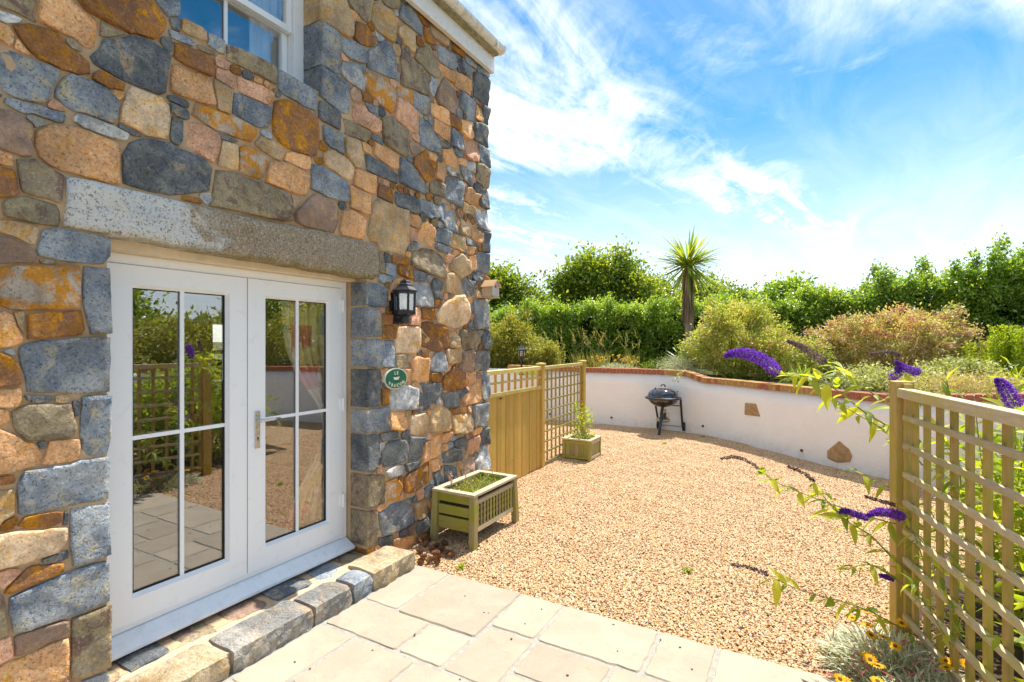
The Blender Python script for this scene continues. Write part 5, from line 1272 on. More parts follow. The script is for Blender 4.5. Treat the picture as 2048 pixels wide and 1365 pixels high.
def shrub(name, label, cat, c, rad, mat, nclump, nleaf, lsize, aspect, cr, seed, base_z=None, stem_mat='bark', up=.25, group=None, shell=.45, flowers=None, r0=.02):
    bz = (c[2] - rad[2]) if base_z is None else base_z
    t_ = thing(name, label, cat, (c[0], c[1], bz), group)
    C, Pp, D, rnd = crown_points(c, rad, nclump, nleaf, cr, seed, shell, up, bz + .01)
    leaf_mesh('foliage', Pp, D, lsize, aspect, mat, t_, rnd, kind='stuff', seed=seed)
    stems('stems', (c[0], c[1], bz - .05), C[:14], r0, stem_mat, t_, 5, seed)
    if flowers:
        fm, nf, fs_, fsz, zq = flowers
        r_ = np.random.default_rng(seed + 99); top = C[C[:, 2] > np.quantile(C[:, 2], zq)]
        out = unit(top - np.array(c)); pc = top + out * cr * 1.1
        k = r_.integers(0, len(pc), nf); Q = pc[k] + r_.normal(0, 1, (nf, 3)) * np.array([fs_, fs_, fs_ * .45])
        leaf_mesh('flowers', Q, r_.normal(size=(nf, 3)) + out[k] * .6, fsz, .9, fm, t_, None, kind='stuff', seed=seed + 3)
    return t_
TZ0 = .985
# clipped hedge along the back of the terrace
def hedge(name, label, path, hts, thick, nleaf, lsize, seed, mat='leaf_hedge', spiky=0.0, flowers=900):
    """path: front line left to right (x, y); hts: top height at each point"""
    r_ = np.random.default_rng(seed); pa = np.array(path, float); sg = np.r_[0, np.cumsum(np.hypot(*np.diff(pa, axis=0).T))]
    t_ = thing(name, label, 'hedge', (*pa[len(pa) // 2], TZ0))
    def at(s_): return np.stack([np.interp(s_, sg, pa[:, 0]), np.interp(s_, sg, pa[:, 1])], 1), np.interp(s_, sg, hts)
    dirs = np.gradient(pa, axis=0); dirs = unit(dirs)
    def nr(s_): d = np.stack([np.interp(s_, sg, dirs[:, 0]), np.interp(s_, sg, dirs[:, 1])], 1); return np.stack([-d[:, 1], d[:, 0]], 1)   # points to the back
    nc = int(sg[-1] * 46); sc_ = r_.uniform(0, sg[-1], nc); p0, h_ = at(sc_); nb_ = nr(sc_)
    lump = .10 * np.sin(sc_ * 3.1 + seed) + .07 * np.sin(sc_ * 7.7) + r_.normal(0, .05, nc)
    face = r_.uniform(0, 1, nc) < .62
    zf = TZ0 + (h_ - TZ0) * r_.uniform(.02, 1, nc) ** .85
    depth = np.where(face, .08 + np.abs(r_.normal(0, .08, nc)) + .12 * ((zf - TZ0) / (h_ - TZ0)) ** 3, r_.uniform(.1, thick, nc))
    z = np.where(face, zf, h_ - np.abs(r_.normal(0, .05, nc))) + lump * np.where(face, .2, 1.0)
    spk = (r_.uniform(0, 1, nc) < .5) & ~face
    z = z + np.where(spk, np.abs(r_.normal(0, spiky, nc)), 0)
    C = np.c_[p0 + nb_ * (depth + lump * .4)[:, None], z]
    k = r_.integers(0, nc, nleaf)
    crx = np.where(spk[k], .07, .11)[:, None] * np.array([1, 1, 1]); crx[:, 2] *= np.where(spk[k], 2.0, 1)
    Pp = C[k] + r_.normal(0, 1, (nleaf, 3)) * crx; Pp[:, 2] = np.maximum(Pp[:, 2], TZ0 + .02)
    D = r_.normal(0, .7, (nleaf, 3)); D[:, :2] -= nb_[k] * .5; D[:, 2] += .45
    rnd = np.clip(r_.uniform(0, 1, nc)[k] * .35 + r_.uniform(0, 1, nleaf) * .65, 0, 1)
    leaf_mesh('foliage', Pp, D, lsize, .5, mat, t_, rnd, kind='stuff', seed=seed)
    # dark solid filler added inside, keeps the far side from shining through
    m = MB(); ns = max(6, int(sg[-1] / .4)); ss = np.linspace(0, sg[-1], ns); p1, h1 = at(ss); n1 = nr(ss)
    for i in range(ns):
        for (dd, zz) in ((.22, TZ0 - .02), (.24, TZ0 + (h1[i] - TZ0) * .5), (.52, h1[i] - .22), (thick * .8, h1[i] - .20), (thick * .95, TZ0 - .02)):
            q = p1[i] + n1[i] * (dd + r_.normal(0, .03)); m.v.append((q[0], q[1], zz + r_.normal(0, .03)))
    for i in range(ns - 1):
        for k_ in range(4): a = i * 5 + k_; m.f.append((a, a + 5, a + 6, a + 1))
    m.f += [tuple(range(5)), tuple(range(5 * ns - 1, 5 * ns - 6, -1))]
    m.build('filler_core', 'hedge_core', t_)
    if flowers:
        k = r_.choice(np.where((z > TZ0 + .35 * (h_ - TZ0)))[0], flowers // 6)
        Q = np.repeat(C[k], 6, 0) + r_.normal(0, .022, (len(k) * 6, 3)); Q[:, :2] -= np.repeat(nb_[k], 6, 0) * .10; Q[:, 2] += .05
        leaf_mesh('flowers', Q, r_.normal(size=(len(Q), 3)), .03, .8, 'petal_pink', t_, None, kind='stuff', seed=seed + 1)
    return t_
def PD(u, d): x = (u - 1024) / F * d; return (x * CA - d * SA, x * SA + d * CA)
def ZV(v, d): return EYE - (v - 682) / F * d
hp = [(700, 16.6), (900, 15.8), (1100, 15.2), (1250, 14.8), (1400, 14.4), (1500, 14.2)]
hedge('clipped_hedge', 'long clipped dark green hedge with pink blossom behind the lattice and barbecue', [PD(u, d) for u, d in hp], [ZV(640, 16.6), ZV(632, 15.8), ZV(622, 15.2), ZV(616, 14.8), ZV(612, 14.4), ZV(610, 14.2)], 1.3, 88000, .09, 21, spiky=.05, flowers=420)
hp = [(1440, 13.4), (1530, 13.0), (1600, 12.7), (1680, 12.3), (1780, 11.8), (1900, 11.2), (2000, 10.7), (2100, 10.2), (2300, 9.6)]
hv = [622, 614, 602, 592, 576, 562, 540, 522, 500]
hedge('tall_hedge', 'tall loose hedge with red blossom and upright shoots at the right', [PD(u, d) for u, d in hp], [ZV(v, d + .5) - .12 for (u, d), v in zip(hp, hv)], 1.6, 100000, .085, 33, spiky=.22, flowers=700)

def tree(name, label, base, crown_list, trunk_r, mat, nleaf, lsize, seed, cr=.28, group=None):
    t_ = thing(name, label, 'tree', base, group); b = Vector(base); m = MB(); r_ = random.Random(seed)
    c0 = np.mean([c for c, _ in crown_list], 0); top = Vector(c0)
    fork = b.lerp(top, .45); m.tube([b - Vector((0, 0, .2)), b.lerp(fork, .5) + Vector((.06, .04, 0)), fork], [trunk_r, trunk_r * .8, trunk_r * .65], 8, cap=False)
    PP, DD, RR = [], [], []
    tot = sum(np.prod(r) for _, r in crown_list)
    for i, (c, rd) in enumerate(crown_list):
        C, Pp, D, rnd = crown_points(c, rd, max(11, int(30 * np.prod(rd) / tot * len(crown_list))), int(nleaf * np.prod(rd) / tot), cr, seed * 7 + i, .3, .2)
        PP.append(Pp); DD.append(D); RR.append(rnd)
        lim = fork.lerp(Vector(c), .55); m.tube([fork, fork.lerp(lim, .5) + Vector((0, 0, .1)), lim], [trunk_r * .55, trunk_r * .4, trunk_r * .28], 6, cap=False)
        for q in C[:9]:
            q = Vector(q); m.tube([lim, lim.lerp(q, .5) + Vector((r_.gauss(0, .08), r_.gauss(0, .08), .06)), q], [trunk_r * .25, trunk_r * .15, trunk_r * .04], 4, cap=False)
    m.build('trunk', 'bark', t_)
    leaf_mesh('crown', np.concatenate(PP), np.concatenate(DD), lsize, .6, mat, t_, np.concatenate(RR), kind='stuff', seed=seed)
    return t_
def crown_at(lst, d): return [((*PD(u, d + dd), ZV(v, d + dd)), (ru * d / F, .8 * ru * d / F, rv * d / F)) for u, v, ru, rv, dd in lst]
d = 20.0
tree('broad_tree', 'broad leafy tree rising behind the clipped hedge, left of the palm', (*PD(1215, d), .9), crown_at([(1180, 562, 44, 48, 0), (1236, 550, 38, 42, .3), (1145, 592, 44, 34, .4), (1272, 585, 40, 34, -.2), (1108, 563, 19, 13, 0), (1312, 598, 34, 26, .4), (1186, 518, 16, 18, .1), (1240, 511, 14, 16, .2), (1128, 548, 14, 16, 0), (1218, 590, 45, 35, .5)], d), .16, 'leaf_tree', 26000, .15, 41, .24)
d = 18.5
tree('leaning_tree', 'bright green leafy tree beyond the bird box at the house corner', (*PD(1000, d), .9), crown_at([(990, 580, 44, 38, 0), (1038, 588, 34, 28, .3), (940, 590, 50, 45, 0), (1072, 606, 24, 18, .3), (1012, 556, 16, 14, 0), (1100, 625, 24, 18, .3)], d), .13, 'leaf_tree', 17000, .135, 43, .21)
d = 21.0
tree('rounded_tree', 'low rounded tree just right of the palm behind the hedge', (*PD(1430, d), .9), crown_at([(1330, 605, 44, 38, 0), (1420, 600, 45, 36, 0), (1475, 610, 36, 28, 0), (1395, 570, 24, 24, .6)], d), .12, 'leaf_tree', 12000, .135, 45, .22)
d = 19.0
tree('small_tree', 'small dark tree top poking above the tall hedge', (*PD(1580, d), .9), crown_at([(1578, 590, 34, 26, 0), (1545, 600, 25, 18, 0)], d), .09, 'leaf_hedge', 3500, .15, 47, .2)

# cordyline palm
pb_ = Vector((*PD(1378, 13.2), TZ0)); pd = 13.2
palm = thing('cabbage_palm', 'tall cabbage palm with a spiky crown and skirt of dead leaves', 'palm', pb_)
top = Vector(P(1376, 528, pd))
m = MB(); m.tube([pb_ - Vector((0, 0, .1)), pb_.lerp(top, .35), pb_.lerp(top, .7), top], [.11, .095, .085, .08], 12); m.build('trunk', 'palm_dead', palm, smooth=True)
r_ = np.random.default_rng(5); n = 300
th = r_.uniform(0, 2 * PI, n); el = np.r_[np.abs(r_.normal(0, .62, n - 70)).clip(0, 1.4), r_.uniform(-1.0, .0, 70)]
D = np.c_[np.cos(th) * np.cos(el), np.sin(th) * np.cos(el), np.sin(el)]
B = np.array(top) + D * .05 + np.c_[np.zeros(n), np.zeros(n), r_.uniform(-.12, .08, n)]
blades('crown', B, D, 1.02, .052, 'leaf_palm', palm, .16, 5, seed=3)
n = 170; th = r_.uniform(0, 2 * PI, n); el = r_.uniform(-1.54, -1.36, n); D = np.c_[np.cos(th) * np.cos(el), np.sin(th) * np.cos(el), np.sin(el)]
zz = r_.uniform(-1.15, -.05, n); B = np.array(top) + np.c_[np.cos(th) * .075, np.sin(th) * .075, zz]
blades('dead_leaves', B, D, .55, .045, 'leaf_deadpalm', palm, .05, 4, seed=8)
n = 46; th = r_.uniform(0, 2 * PI, n); el = r_.uniform(.0, 1.2, n); D = np.c_[np.cos(th) * np.cos(el), np.sin(th) * np.cos(el), np.sin(el)]
bs = Vector((*PD(1368, 13.0), TZ0 + .1))
spk = thing('spiky_clump', 'yellow-striped spiky leaves at the foot of the palm', 'plant', (bs.x, bs.y, TZ0))
blades('leaves', np.array(bs) + r_.normal(0, .04, (n, 3)), D, .85, .04, 'leaf_strap', spk, .2, 5, seed=13)

# shrubs on the terrace
def sh(u, v, ru, rv, d, dd=.75): return ((*PD(u, d), ZV(v, d)), (ru * d / F, dd * ru * d / F, rv * d / F))
shrub('rounded_shrub', 'large rounded olive-yellow shrub next to the house corner above the fence', 'shrub', *sh(1018, 692, 66, 52, 13.2), 'leaf_yellowgreen', 130, 15000, .095, .35, .085, 51, TZ0)
shrub('small_shrub', 'small soft green shrub right of the garden lamp', 'shrub', *sh(1090, 712, 30, 24, 12.2), 'leaf_yellowgreen', 50, 4200, .07, .35, .07, 52, TZ0)
shrub('golden_spirea', 'big golden green spirea shrub hiding the foot of the palm', 'shrub', *sh(1465, 685, 85, 80, 10.7), 'leaf_spirea', 170, 19000, .072, .42, .075, 53, TZ0)
shrub('orange_spirea', 'low orange-yellow spirea with a few russet flower heads behind the purple spike', 'shrub', *sh(1560, 715, 70, 48, 9.9), 'leaf_spirea', 110, 13000, .055, .4, .08, 54, TZ0, flowers=('petal_russet', 1300, .035, .028, .65))
shrub('pink_spirea', 'wide spirea shrub covered in russet pink flower heads before the tall hedge', 'shrub', *sh(1795, 688, 138, 62, 9.6), 'leaf_spirea_pink', 210, 22000, .068, .42, .075, 55, TZ0, flowers=('petal_russet', 6500, .04, .030, .45))
lm = thing('lime_shrub', 'bright lime green upright shrub at the right edge', 'shrub', (*PD(2035, 8.3), TZ0))
r_ = np.random.default_rng(8); PPs, DDs = [], []
for i in range(80):
    a, rr = r_.uniform(0, 6.28), r_.uniform(0, .72); x, y = PD(2022, 8.3); x += math.cos(a) * rr; y += math.sin(a) * rr * .7
    h_ = (ZV(652, 8.3) - TZ0) * (1 - .40 * (rr / .72) ** 2) * r_.uniform(.75, 1.05); k = 150
    zz = r_.uniform(0, 1, k) ** .7 * h_; th = r_.uniform(0, 6.28, k); w_ = .045 * (1 - .6 * zz / max(h_, .1))
    PPs.append(np.c_[x + np.cos(th) * w_, y + np.sin(th) * w_, TZ0 + zz]); DDs.append(np.c_[np.cos(th) * .7, np.sin(th) * .7, np.full(k, .9)])
leaf_mesh('foliage', np.concatenate(PPs), np.concatenate(DDs), .045, .4, 'leaf_lime', lm, kind='stuff', seed=9)
stems('stems', (*PD(2040, 8.3), TZ0 - .05), [Vector((*PD(2040, 8.3), TZ0 + .4)) + Vector((r_.uniform(-.4, .4), r_.uniform(-.3, .3), 0)) for _ in range(10)], .012, 'bark', lm)
# low ground cover behind the coping
def cover(name, label, cat, u0, u1, v0, v1, d, mat, n, lsize, seed, aspect=.5):
    r_ = np.random.default_rng(seed); (x0, y0), (x1, y1) = PD(u0, d), PD(u1, d); t_ = thing(name, label, cat, ((x0 + x1) / 2, (y0 + y1) / 2, TZ0))
    h_ = max(.08, ZV(v0, d) - TZ0); k = 60; f_ = r_.uniform(0, 1, k); dep = r_.uniform(-.35, .35, k)
    fx, fy = -SA, CA
    C = np.c_[x0 + (x1 - x0) * f_ + fx * dep, y0 + (y1 - y0) * f_ + fy * dep, TZ0 + h_ * r_.uniform(.3, .95, k) * np.sin(np.clip(f_, .12, .88) * PI) ** .5]
    q = r_.integers(0, k, n); Pp = C[q] + r_.normal(0, 1, (n, 3)) * np.array([.10, .10, .06]); Pp[:, 2] = np.maximum(Pp[:, 2], TZ0 + .005)
    D = r_.normal(0, .8, (n, 3)); D[:, 2] += .5
    leaf_mesh('foliage', Pp, D, lsize, aspect, mat, t_, np.clip(r_.uniform(0, 1, k)[q] * .5 + r_.uniform(0, 1, n) * .5, 0, 1), kind='stuff', seed=seed); return t_
cover('ground_cover', 'pale green leafy ground cover left of the trellis post', 'plant', 1690, 1800, 738, 780, 8.0, 'leaf_cover', 4500, .05, 61)
cover('ground_cover', 'bed of white-green leafy ground cover below the pink spirea', 'plant', 1840, 1990, 725, 775, 7.9, 'leaf_cover', 7500, .055, 62)
cover('heather', 'dry pinkish heather cushion behind the trellis rail', 'plant', 1830, 2060, 752, 790, 6.9, 'leaf_spirea_pink', 8500, .04, 63, .3)
cover('ground_cover', 'pale leafy ground cover above the coping beneath the tall hedge', 'plant', 1900, 2100, 715, 760, 9.0, 'leaf_cover', 6500, .06, 66)
cover('silver_cushion', 'silvery cushion plant above the dip in the coping', 'plant', 1330, 1385, 712, 742, 10.9, 'leaf_silver', 2800, .05, 64, .25)
cover('green_tuft', 'low fresh green tuft beside the silver daisy clump', 'plant', 1290, 1345, 722, 740, 11.6, 'leaf_strap', 1500, .07, 65, .2)
def strap(name, label, u, v, d, n, ln, wd, mat, seed, cv=.5, base=TZ0):
    r_ = np.random.default_rng(seed); x, y = PD(u, d); t_ = thing(name, label, 'plant', (x, y, base)); th = r_.uniform(0, 6.28, n); el = r_.uniform(.5, 1.45, n)
    D = np.c_[np.cos(th) * np.cos(el), np.sin(th) * np.cos(el), np.sin(el)]; blades('leaves', np.array((x, y, base)) + r_.normal(0, .05, (n, 3)) * (1, 1, .05), D, ln, wd, mat, t_, cv, 5, seed=seed); return t_
ag = strap('lily_clump', 'green clump of arching strap leaves between the two spireas', 1605, 740, 8.4, 110, .58, .024, 'leaf_strap', 71)
strap('iris_clump', 'upright yellow-green sword leaves at the far right edge', 2020, 760, 7.6, 50, .55, .030, 'leaf_lime', 72, .25)
for u in (1668, 1632):
    x, y = PD(u, 8.6); MB().tube([(x, y, TZ0), (x + .01, y, ZV(702, 8.6)), (x, y, ZV(694, 8.6))], [.008, .006, .016], 6).build('flower_bud', 'stem_tan', ag)
# daisies along the terrace
def daisy_clump(name, label, c, rx, ry, h_, nleaf, nfl, fl_r, mat, seed, simple=True, leaf_len=.12):
    r_ = np.random.default_rng(seed); t_ = thing(name, label, 'flowers', c); c = np.array(c)
    th = r_.uniform(0, 6.28, nleaf); rr = np.sqrt(r_.uniform(0, 1, nleaf)); B = c + np.c_[np.cos(th) * rr * rx, np.sin(th) * rr * ry, h_ * .55 * (1 - rr ** 2) * r_.uniform(0, 1, nleaf)]
    D = np.c_[np.cos(th) * rr + r_.normal(0, .5, nleaf), np.sin(th) * rr + r_.normal(0, .5, nleaf), r_.uniform(.25, 1.2, nleaf)]
    blades('foliage', B, D, leaf_len, .009, mat, t_, .35, 3, seed=seed)['kind'] = 'stuff'
    return t_, r_, c
def flower(parent, p, nrm_, r, seed, centre_mat='daisy_centre', npet=14):
    r_ = random.Random(seed); nrm_ = Vector(nrm_).normalized(); a = nrm_.orthogonal().normalized(); b = nrm_.cross(a); m = MB(); p = Vector(p)
    for i in range(npet):
        th = 2 * PI * i / npet + r_.gauss(0, .06); d = a * math.cos(th) + b * math.sin(th); s = nrm_.cross(d); rr = r * r_.uniform(.9, 1.05); w = r * .26
        m.add([p + d * r * .22 - s * w * .4, p + d * r * .22 + s * w * .4, p + d * rr * .7 + s * w * .62 + nrm_ * r * .10, p + d * rr + nrm_ * r * .02, p + d * rr * .7 - s * w * .62 + nrm_ * r * .10], [(0, 1, 2, 3, 4)])
    o = m.build('flower', 'petal_yellow', parent, loc=p)
    at = o.data.attributes.new('rnd', 'FLOAT', 'FACE'); at.data.foreach_set('value', [r_.random() for _ in range(len(o.data.polygons))])
    MB().tube([p - nrm_ * r * .06, p + nrm_ * r * .10, p + nrm_ * r * .16], [r * .30, r * .28, r * .12], 10).build('flower_centre', centre_mat, o, loc=p)
    return o
t_, r_, c_ = daisy_clump('daisy_clump', 'silver-leaved clump with yellow daisies on the terrace behind the lattice', (*PD(1235, 11.7), TZ0), .62, .4, .38, 3600, 0, .03, 'leaf_silver', 81, leaf_len=.13)
for i in range(34):
    p = c_ + np.array([r_.uniform(-.5, .5), r_.uniform(-.35, .1), .25 + r_.uniform(0, .18)]); flower(t_, p, (r_.normal(0, .3), -.35, .9), .036, i, npet=8)
m = MB()
for ob in list(t_.children):
    if ob.name.startswith('flower'): q = WLOC[ob.name]; m.tube([(c_[0] + (q.x - c_[0]) * .6, c_[1] + (q.y - c_[1]) * .6, TZ0), q], .003, 4, cap=False)
m.build('stalks', 'stem_tan', t_)
t_, r_, c_ = daisy_clump('daisy_clump', 'yellow daisies low on the terrace beneath the garden lamp', (*PD(1065, 11.4), TZ0), .35, .25, .18, 900, 0, .03, 'leaf_strap', 82, leaf_len=.10)
for i in range(12):
    p = c_ + np.array([r_.uniform(-.3, .3), r_.uniform(-.2, .1), .10 + r_.uniform(0, .08)]); flower(t_, p, (r_.normal(0, .3), -.35, .9), .032, 50 + i, npet=8)
t_, r_, c_ = daisy_clump('daisy_clump', 'orange-yellow daisies among the ground cover right of the trellis post', (*PD(1885, 7.7), TZ0), .5, .25, .2, 1500, 0, .03, 'leaf_cover', 83, leaf_len=.10)
for i in range(16):
    p = c_ + np.array([r_.uniform(-.45, .45), r_.uniform(-.2, .2), .17 + r_.uniform(0, .06)]); flower(t_, p, (r_.normal(0, .3), -.35, .9), .034, 80 + i, npet=8)
# tall seeding grasses before the hedge
for i, (u, lab) in enumerate(((1110, 'tall straw-coloured grass tuft nearest the capped post'), (1160, 'tall seeding grass tuft in front of the clipped hedge, second from left'), (1200, 'dense golden seeding grass tuft above the end of the lattice'), (1262, 'thin arching seeding grass tuft behind the daisies'))):
    d = 12.6 - .15 * i; x, y = PD(u, d); r_ = np.random.default_rng(200 + i); n = (90, 70, 80, 40)[i]
    t_ = thing('grass_tuft', lab, 'grass', (x, y, TZ0), 'tall grasses before the hedge')
    th = r_.uniform(0, 6.28, n); el = r_.uniform(1.05, 1.5, n); D = np.c_[np.cos(th) * np.cos(el), np.sin(th) * np.cos(el), np.sin(el)]
    B = np.array((x, y, TZ0)) + r_.normal(0, .12, (n, 3)) * (1, .6, 0)
    blades('blades', B, D, .62, .012, 'leaf_grass', t_, .22, 5, seed=210 + i)
    ns = (9, 9, 11, 8)[i]; m = MB(); SP, SD = [], []
    for k in range(ns):
        b = Vector((x + r_.normal(0, .14), y + r_.normal(0, .08), TZ0)); hh = r_.uniform(.65, 1.1); ln_ = Vector((r_.normal(0, .16), r_.normal(0, .1), 0))
        q1, q2 = b + Vector((0, 0, hh * .7)) + ln_ * .4, b + Vector((0, 0, hh)) + ln_ * 1.3; m.tube([b, b.lerp(q1, .6), q1, q2], [.004, .0035, .003, .002], 4, cap=False)
        for f_ in np.linspace(.3, 1.05, 16): SP.append(np.array(q1.lerp(q2, f_)) + r_.normal(0, .008, 3)); SD.append(np.array((ln_.x, ln_.y, .35)) + r_.normal(0, .15, 3))
    m.build('stalks', 'stem_tan', t_); leaf_mesh('seed_heads', np.array(SP), np.array(SD), .045, .25, 'leaf_grass', t_, np.full(len(SP), .95), seed=220 + i)
# garden lamp standing on the terrace
lx, ly_ = PD(1043, 11.3)
L = lantern_body('garden_lamp', 'small grey lantern on a short post behind the boarded fence', 'lamp', (lx, ly_, ZV(722, 11.3)), .95, wall_mount=False)
MB().lathe((lx, ly_, 0), [(.06, TZ0 - .01), (.045, TZ0 + .02), (.02, TZ0 + .05), (.018, ZV(722, 11.3) + .004)], 12).build('lamp_post', 'black_metal', L)
# plants in the two planters
t_ = thing('trough_plants', 'grasses and red-tipped seedlings growing in the trough planter', 'plant', (-2.6, 3.95, .38)); r_ = np.random.default_rng(301)
n = 420; B = np.c_[r_.uniform(-2.73, -2.46, n), np.clip(3.95 + r_.normal(0, .2, n), 3.65, 4.24), np.full(n, .378)]; B[:150, 1] = np.clip(3.74 + r_.normal(0, .05, 150), 3.64, 4); B[:150, 0] = -2.55 + r_.normal(0, .04, 150)
th = r_.uniform(0, 6.28, n); el = r_.uniform(.6, 1.5, n); D = np.c_[np.cos(th) * np.cos(el), np.sin(th) * np.cos(el), np.sin(el)]
blades('grass', B, D, .10, .006, 'leaf_grass', t_, .35, 4, seed=302, rnd=r_.uniform(0, .6, n))
n = 380; B = np.c_[r_.uniform(-2.74, -2.45, n), r_.uniform(3.66, 4.24, n), .385 + np.abs(r_.normal(0, .018, n))]; D = r_.normal(0, .6, (n, 3)); D[:, 2] += .4
leaf_mesh('low_leaves', B, D, .028, .6, 'leaf_strap', t_, seed=303)
m = MB(); Q, QD = [], []
for k in range(7):
    b = Vector((-2.62 + r_.normal(0, .05), 3.85 + r_.uniform(-.2, .35), .38)); hh = r_.uniform(.12, .22); q = b + Vector((r_.normal(0, .03), r_.normal(0, .03), hh)); m.tube([b, q], .002, 4)
    for f_ in np.linspace(.5, 1, 10): Q.append(np.array(b.lerp(q, f_))); QD.append(r_.normal(0, .6, 3) + np.array((0, 0, .6)))
m.build('stalks', 'stem_tan', t_); leaf_mesh('seed_heads', np.array(Q), np.array(QD), .022, .5, 'petal_russet', t_, seed=304)
t_ = shrub('box_shrub', 'spindly yellow-green shrub growing in the square planter box', 'shrub', (-2.86, 7.24, .52), (.17, .17, .30), 'leaf_lime', 26, 230, .055, .55, .035, 311, .232, 'stem_tan', r0=.006)
r_ = np.random.default_rng(12); n = 380; B = np.c_[r_.uniform(-3.0, -2.72, n), r_.uniform(7.09, 7.38, n), .24 + np.abs(r_.normal(0, .04, n))]; leaf_mesh('low_leaves', B, r_.normal(0, .6, (n, 3)) + (0, 0, .4), .04, .6, 'leaf_cover', t_, seed=312)
# trailing sprig over the coping
t_ = thing('trailing_sprig', 'thin sprig trailing down the white wall above the barbecue', 'plant', (*PD(1360, 9.9), 1.12)); r_ = np.random.default_rng(320)
a, b = P(1364, 742, 9.62), P(1352, 760, 9.60); MB().tube([P(1372, 738, 9.8), a, b], [.006, .005, .002], 5).build('stem', 'stem_tan', t_)
Q = np.array([np.array(a.lerp(b, f_)) + r_.normal(0, .02, 3) for f_ in r_.uniform(0, 1.1, 60)]); leaf_mesh('leaves', Q, r_.normal(size=(60, 3)), .05, .4, 'leaf_cover', t_, seed=321)

# ------------------------------------------------------------------ butterfly bush growing through the trellis
bud = thing('butterfly_bush', 'butterfly bush with arching stems and purple flower spikes leaning through the trellis', 'shrub', (1.25, 4.1, -.02))
# leaf shape shared by all single leaves
def leaf_shape(nm, ln=1.0, w=.30):
    V = []; Fc = []; S = 7
    for k in range(S + 1):
        f_ = k / S; ww = w * math.sin(PI * min(1, f_ ** .75)) * .5 + .004; z = -.34 * f_ ** 2
        V += [(f_ * ln, -ww, z + ww * .35), (f_ * ln, 0, z), (f_ * ln, ww, z + ww * .35)]
    for k in range(S):
        a = k * 3; Fc += [(a, a + 1, a + 4, a + 3), (a + 1, a + 2, a + 5, a + 4)]
    out = []
    for q in range(5):
        me = bpy.data.meshes.new(nm); me.from_pydata(V, [], Fc); me.materials.append(MATS['leaf_buddleia']); me.polygons.foreach_set('use_smooth', [True] * len(Fc))
        at = me.attributes.new('rnd', 'FLOAT', 'FACE'); at.data.foreach_set('value', [.15 + .2 * q] * len(Fc)); out.append(me)
    return out
LEAF = leaf_shape('leaf')
def single_leaf(parent, p, d, size, r_):
    d = Vector(d).normalized(); q = d.to_track_quat('X', 'Z'); o = bpy.data.objects.new('leaf', r_.choice(LEAF)); link(o, parent, p)
    o.rotation_euler = (q @ Euler((r_.gauss(0, .5), 0, 0)).to_quaternion()).to_euler(); o.scale = (size, size * r_.uniform(.8, 1.15), size)
def path_point(pts, f_):
    k = f_ * (len(pts) - 1); i = min(int(k), len(pts) - 2); return pts[i].lerp(pts[i + 1], k - i), (pts[i + 1] - pts[i]).normalized()
def stem(pix, r0, nleaf, lsize, seed, f0=.05, f1=.98):
    r_ = random.Random(seed); raw = [np.array(P(*q)) for q in pix]; pts = [Vector((a[0], a[1], a[2])) for a in smooth3(raw, 5)]; k = len(pts)
    o = MB().tube(pts, [r0 * (1 - .7 * i / k) for i in range(k)], 6).build('stem', 'stem_tan', bud, smooth=True, loc=pts[0])
    for i in range(nleaf):
        f_ = f0 + (f1 - f0) * (i + .5) / nleaf
        p, d = path_point(pts, f_)
        for s in (-1, 1):
            side = d.cross(Vector((0, 0, 1))).normalized() * s
            if r_.random() < .12: continue
            dr = d * r_.uniform(.2, .8) + side * r_.uniform(.2, .9) + Vector((0, 0, r_.uniform(-.9, .5)))
            single_leaf(o, p, dr, lsize * r_.uniform(.55, 1.15), r_)
    return pts, o
def smooth3(raw, n):
    out = []
    for i in range(len(raw) - 1):
        p0, p1, p2, p3 = raw[max(i - 1, 0)], raw[i], raw[i + 1], raw[min(i + 2, len(raw) - 1)]
        for k in range(n):
            t_ = k / n; out.append(.5 * ((2 * p1) + (-p0 + p2) * t_ + (2 * p0 - 5 * p1 + 4 * p2 - p3) * t_ ** 2 + (-p0 + 3 * p1 - 3 * p2 + p3) * t_ ** 3))
    out.append(raw[-1]); return out
def spike(pix, rmax, mat, seed, dens=1.0, lab=None):
    """flower spike: hundreds of tiny florets round a bent axis, thin at the tip"""
    r_ = np.random.default_rng(seed); raw = [np.array(P(*q)) for q in pix]; pts = [Vector(a) for a in smooth3(raw, 5)]
    ln = sum((pts[i + 1] - pts[i]).length for i in range(len(pts) - 1)); n = int(2600 * ln / .3 * dens); Q, D = [], []
    for i in range(n):
        f_ = r_.uniform(0, 1); p, d = path_point(pts, f_); env = rmax * (min(1, f_ / .08) * .4 + .6) * (1 - f_ ** 2.2) ** .8 + .002
        v_ = Vector(r_.normal(size=3)); v_ -= d * v_.dot(d); v_.normalize(); lump = .85 + .2 * math.sin(f_ * 70); q = p + v_ * env * lump * math.sqrt(r_.uniform(.35, 1))
        Q.append(q); D.append(v_ + Vector(r_.normal(0, .5, 3)))
    o = leaf_mesh('flower_spike', np.array(Q), np.array(D), .0085, .95, mat, bud, seed=seed, loc=pts[0], droop=-.1, fold=.4)
    MB().tube(pts, .0028, 5).build('spike_axis', 'stem_tan', o, loc=pts[0])
    if lab: o['label'] = lab
    return o
stem([(1850, 915, 3.35), (1790, 862, 3.28), (1730, 825, 3.2), (1680, 785, 3.12), (1625, 755, 3.05), (1590, 780, 3.0)][:5] + [(1556, 748, 2.95)], .007, 15, 0.150, 1)
spike([(1554, 745, 2.95), (1530, 722, 2.94), (1500, 709, 2.93), (1470, 706, 2.92), (1449, 713, 2.92)], .036, 'petal_purple', 401, 1.25, 'large curved purple flower spike against the shrubs')
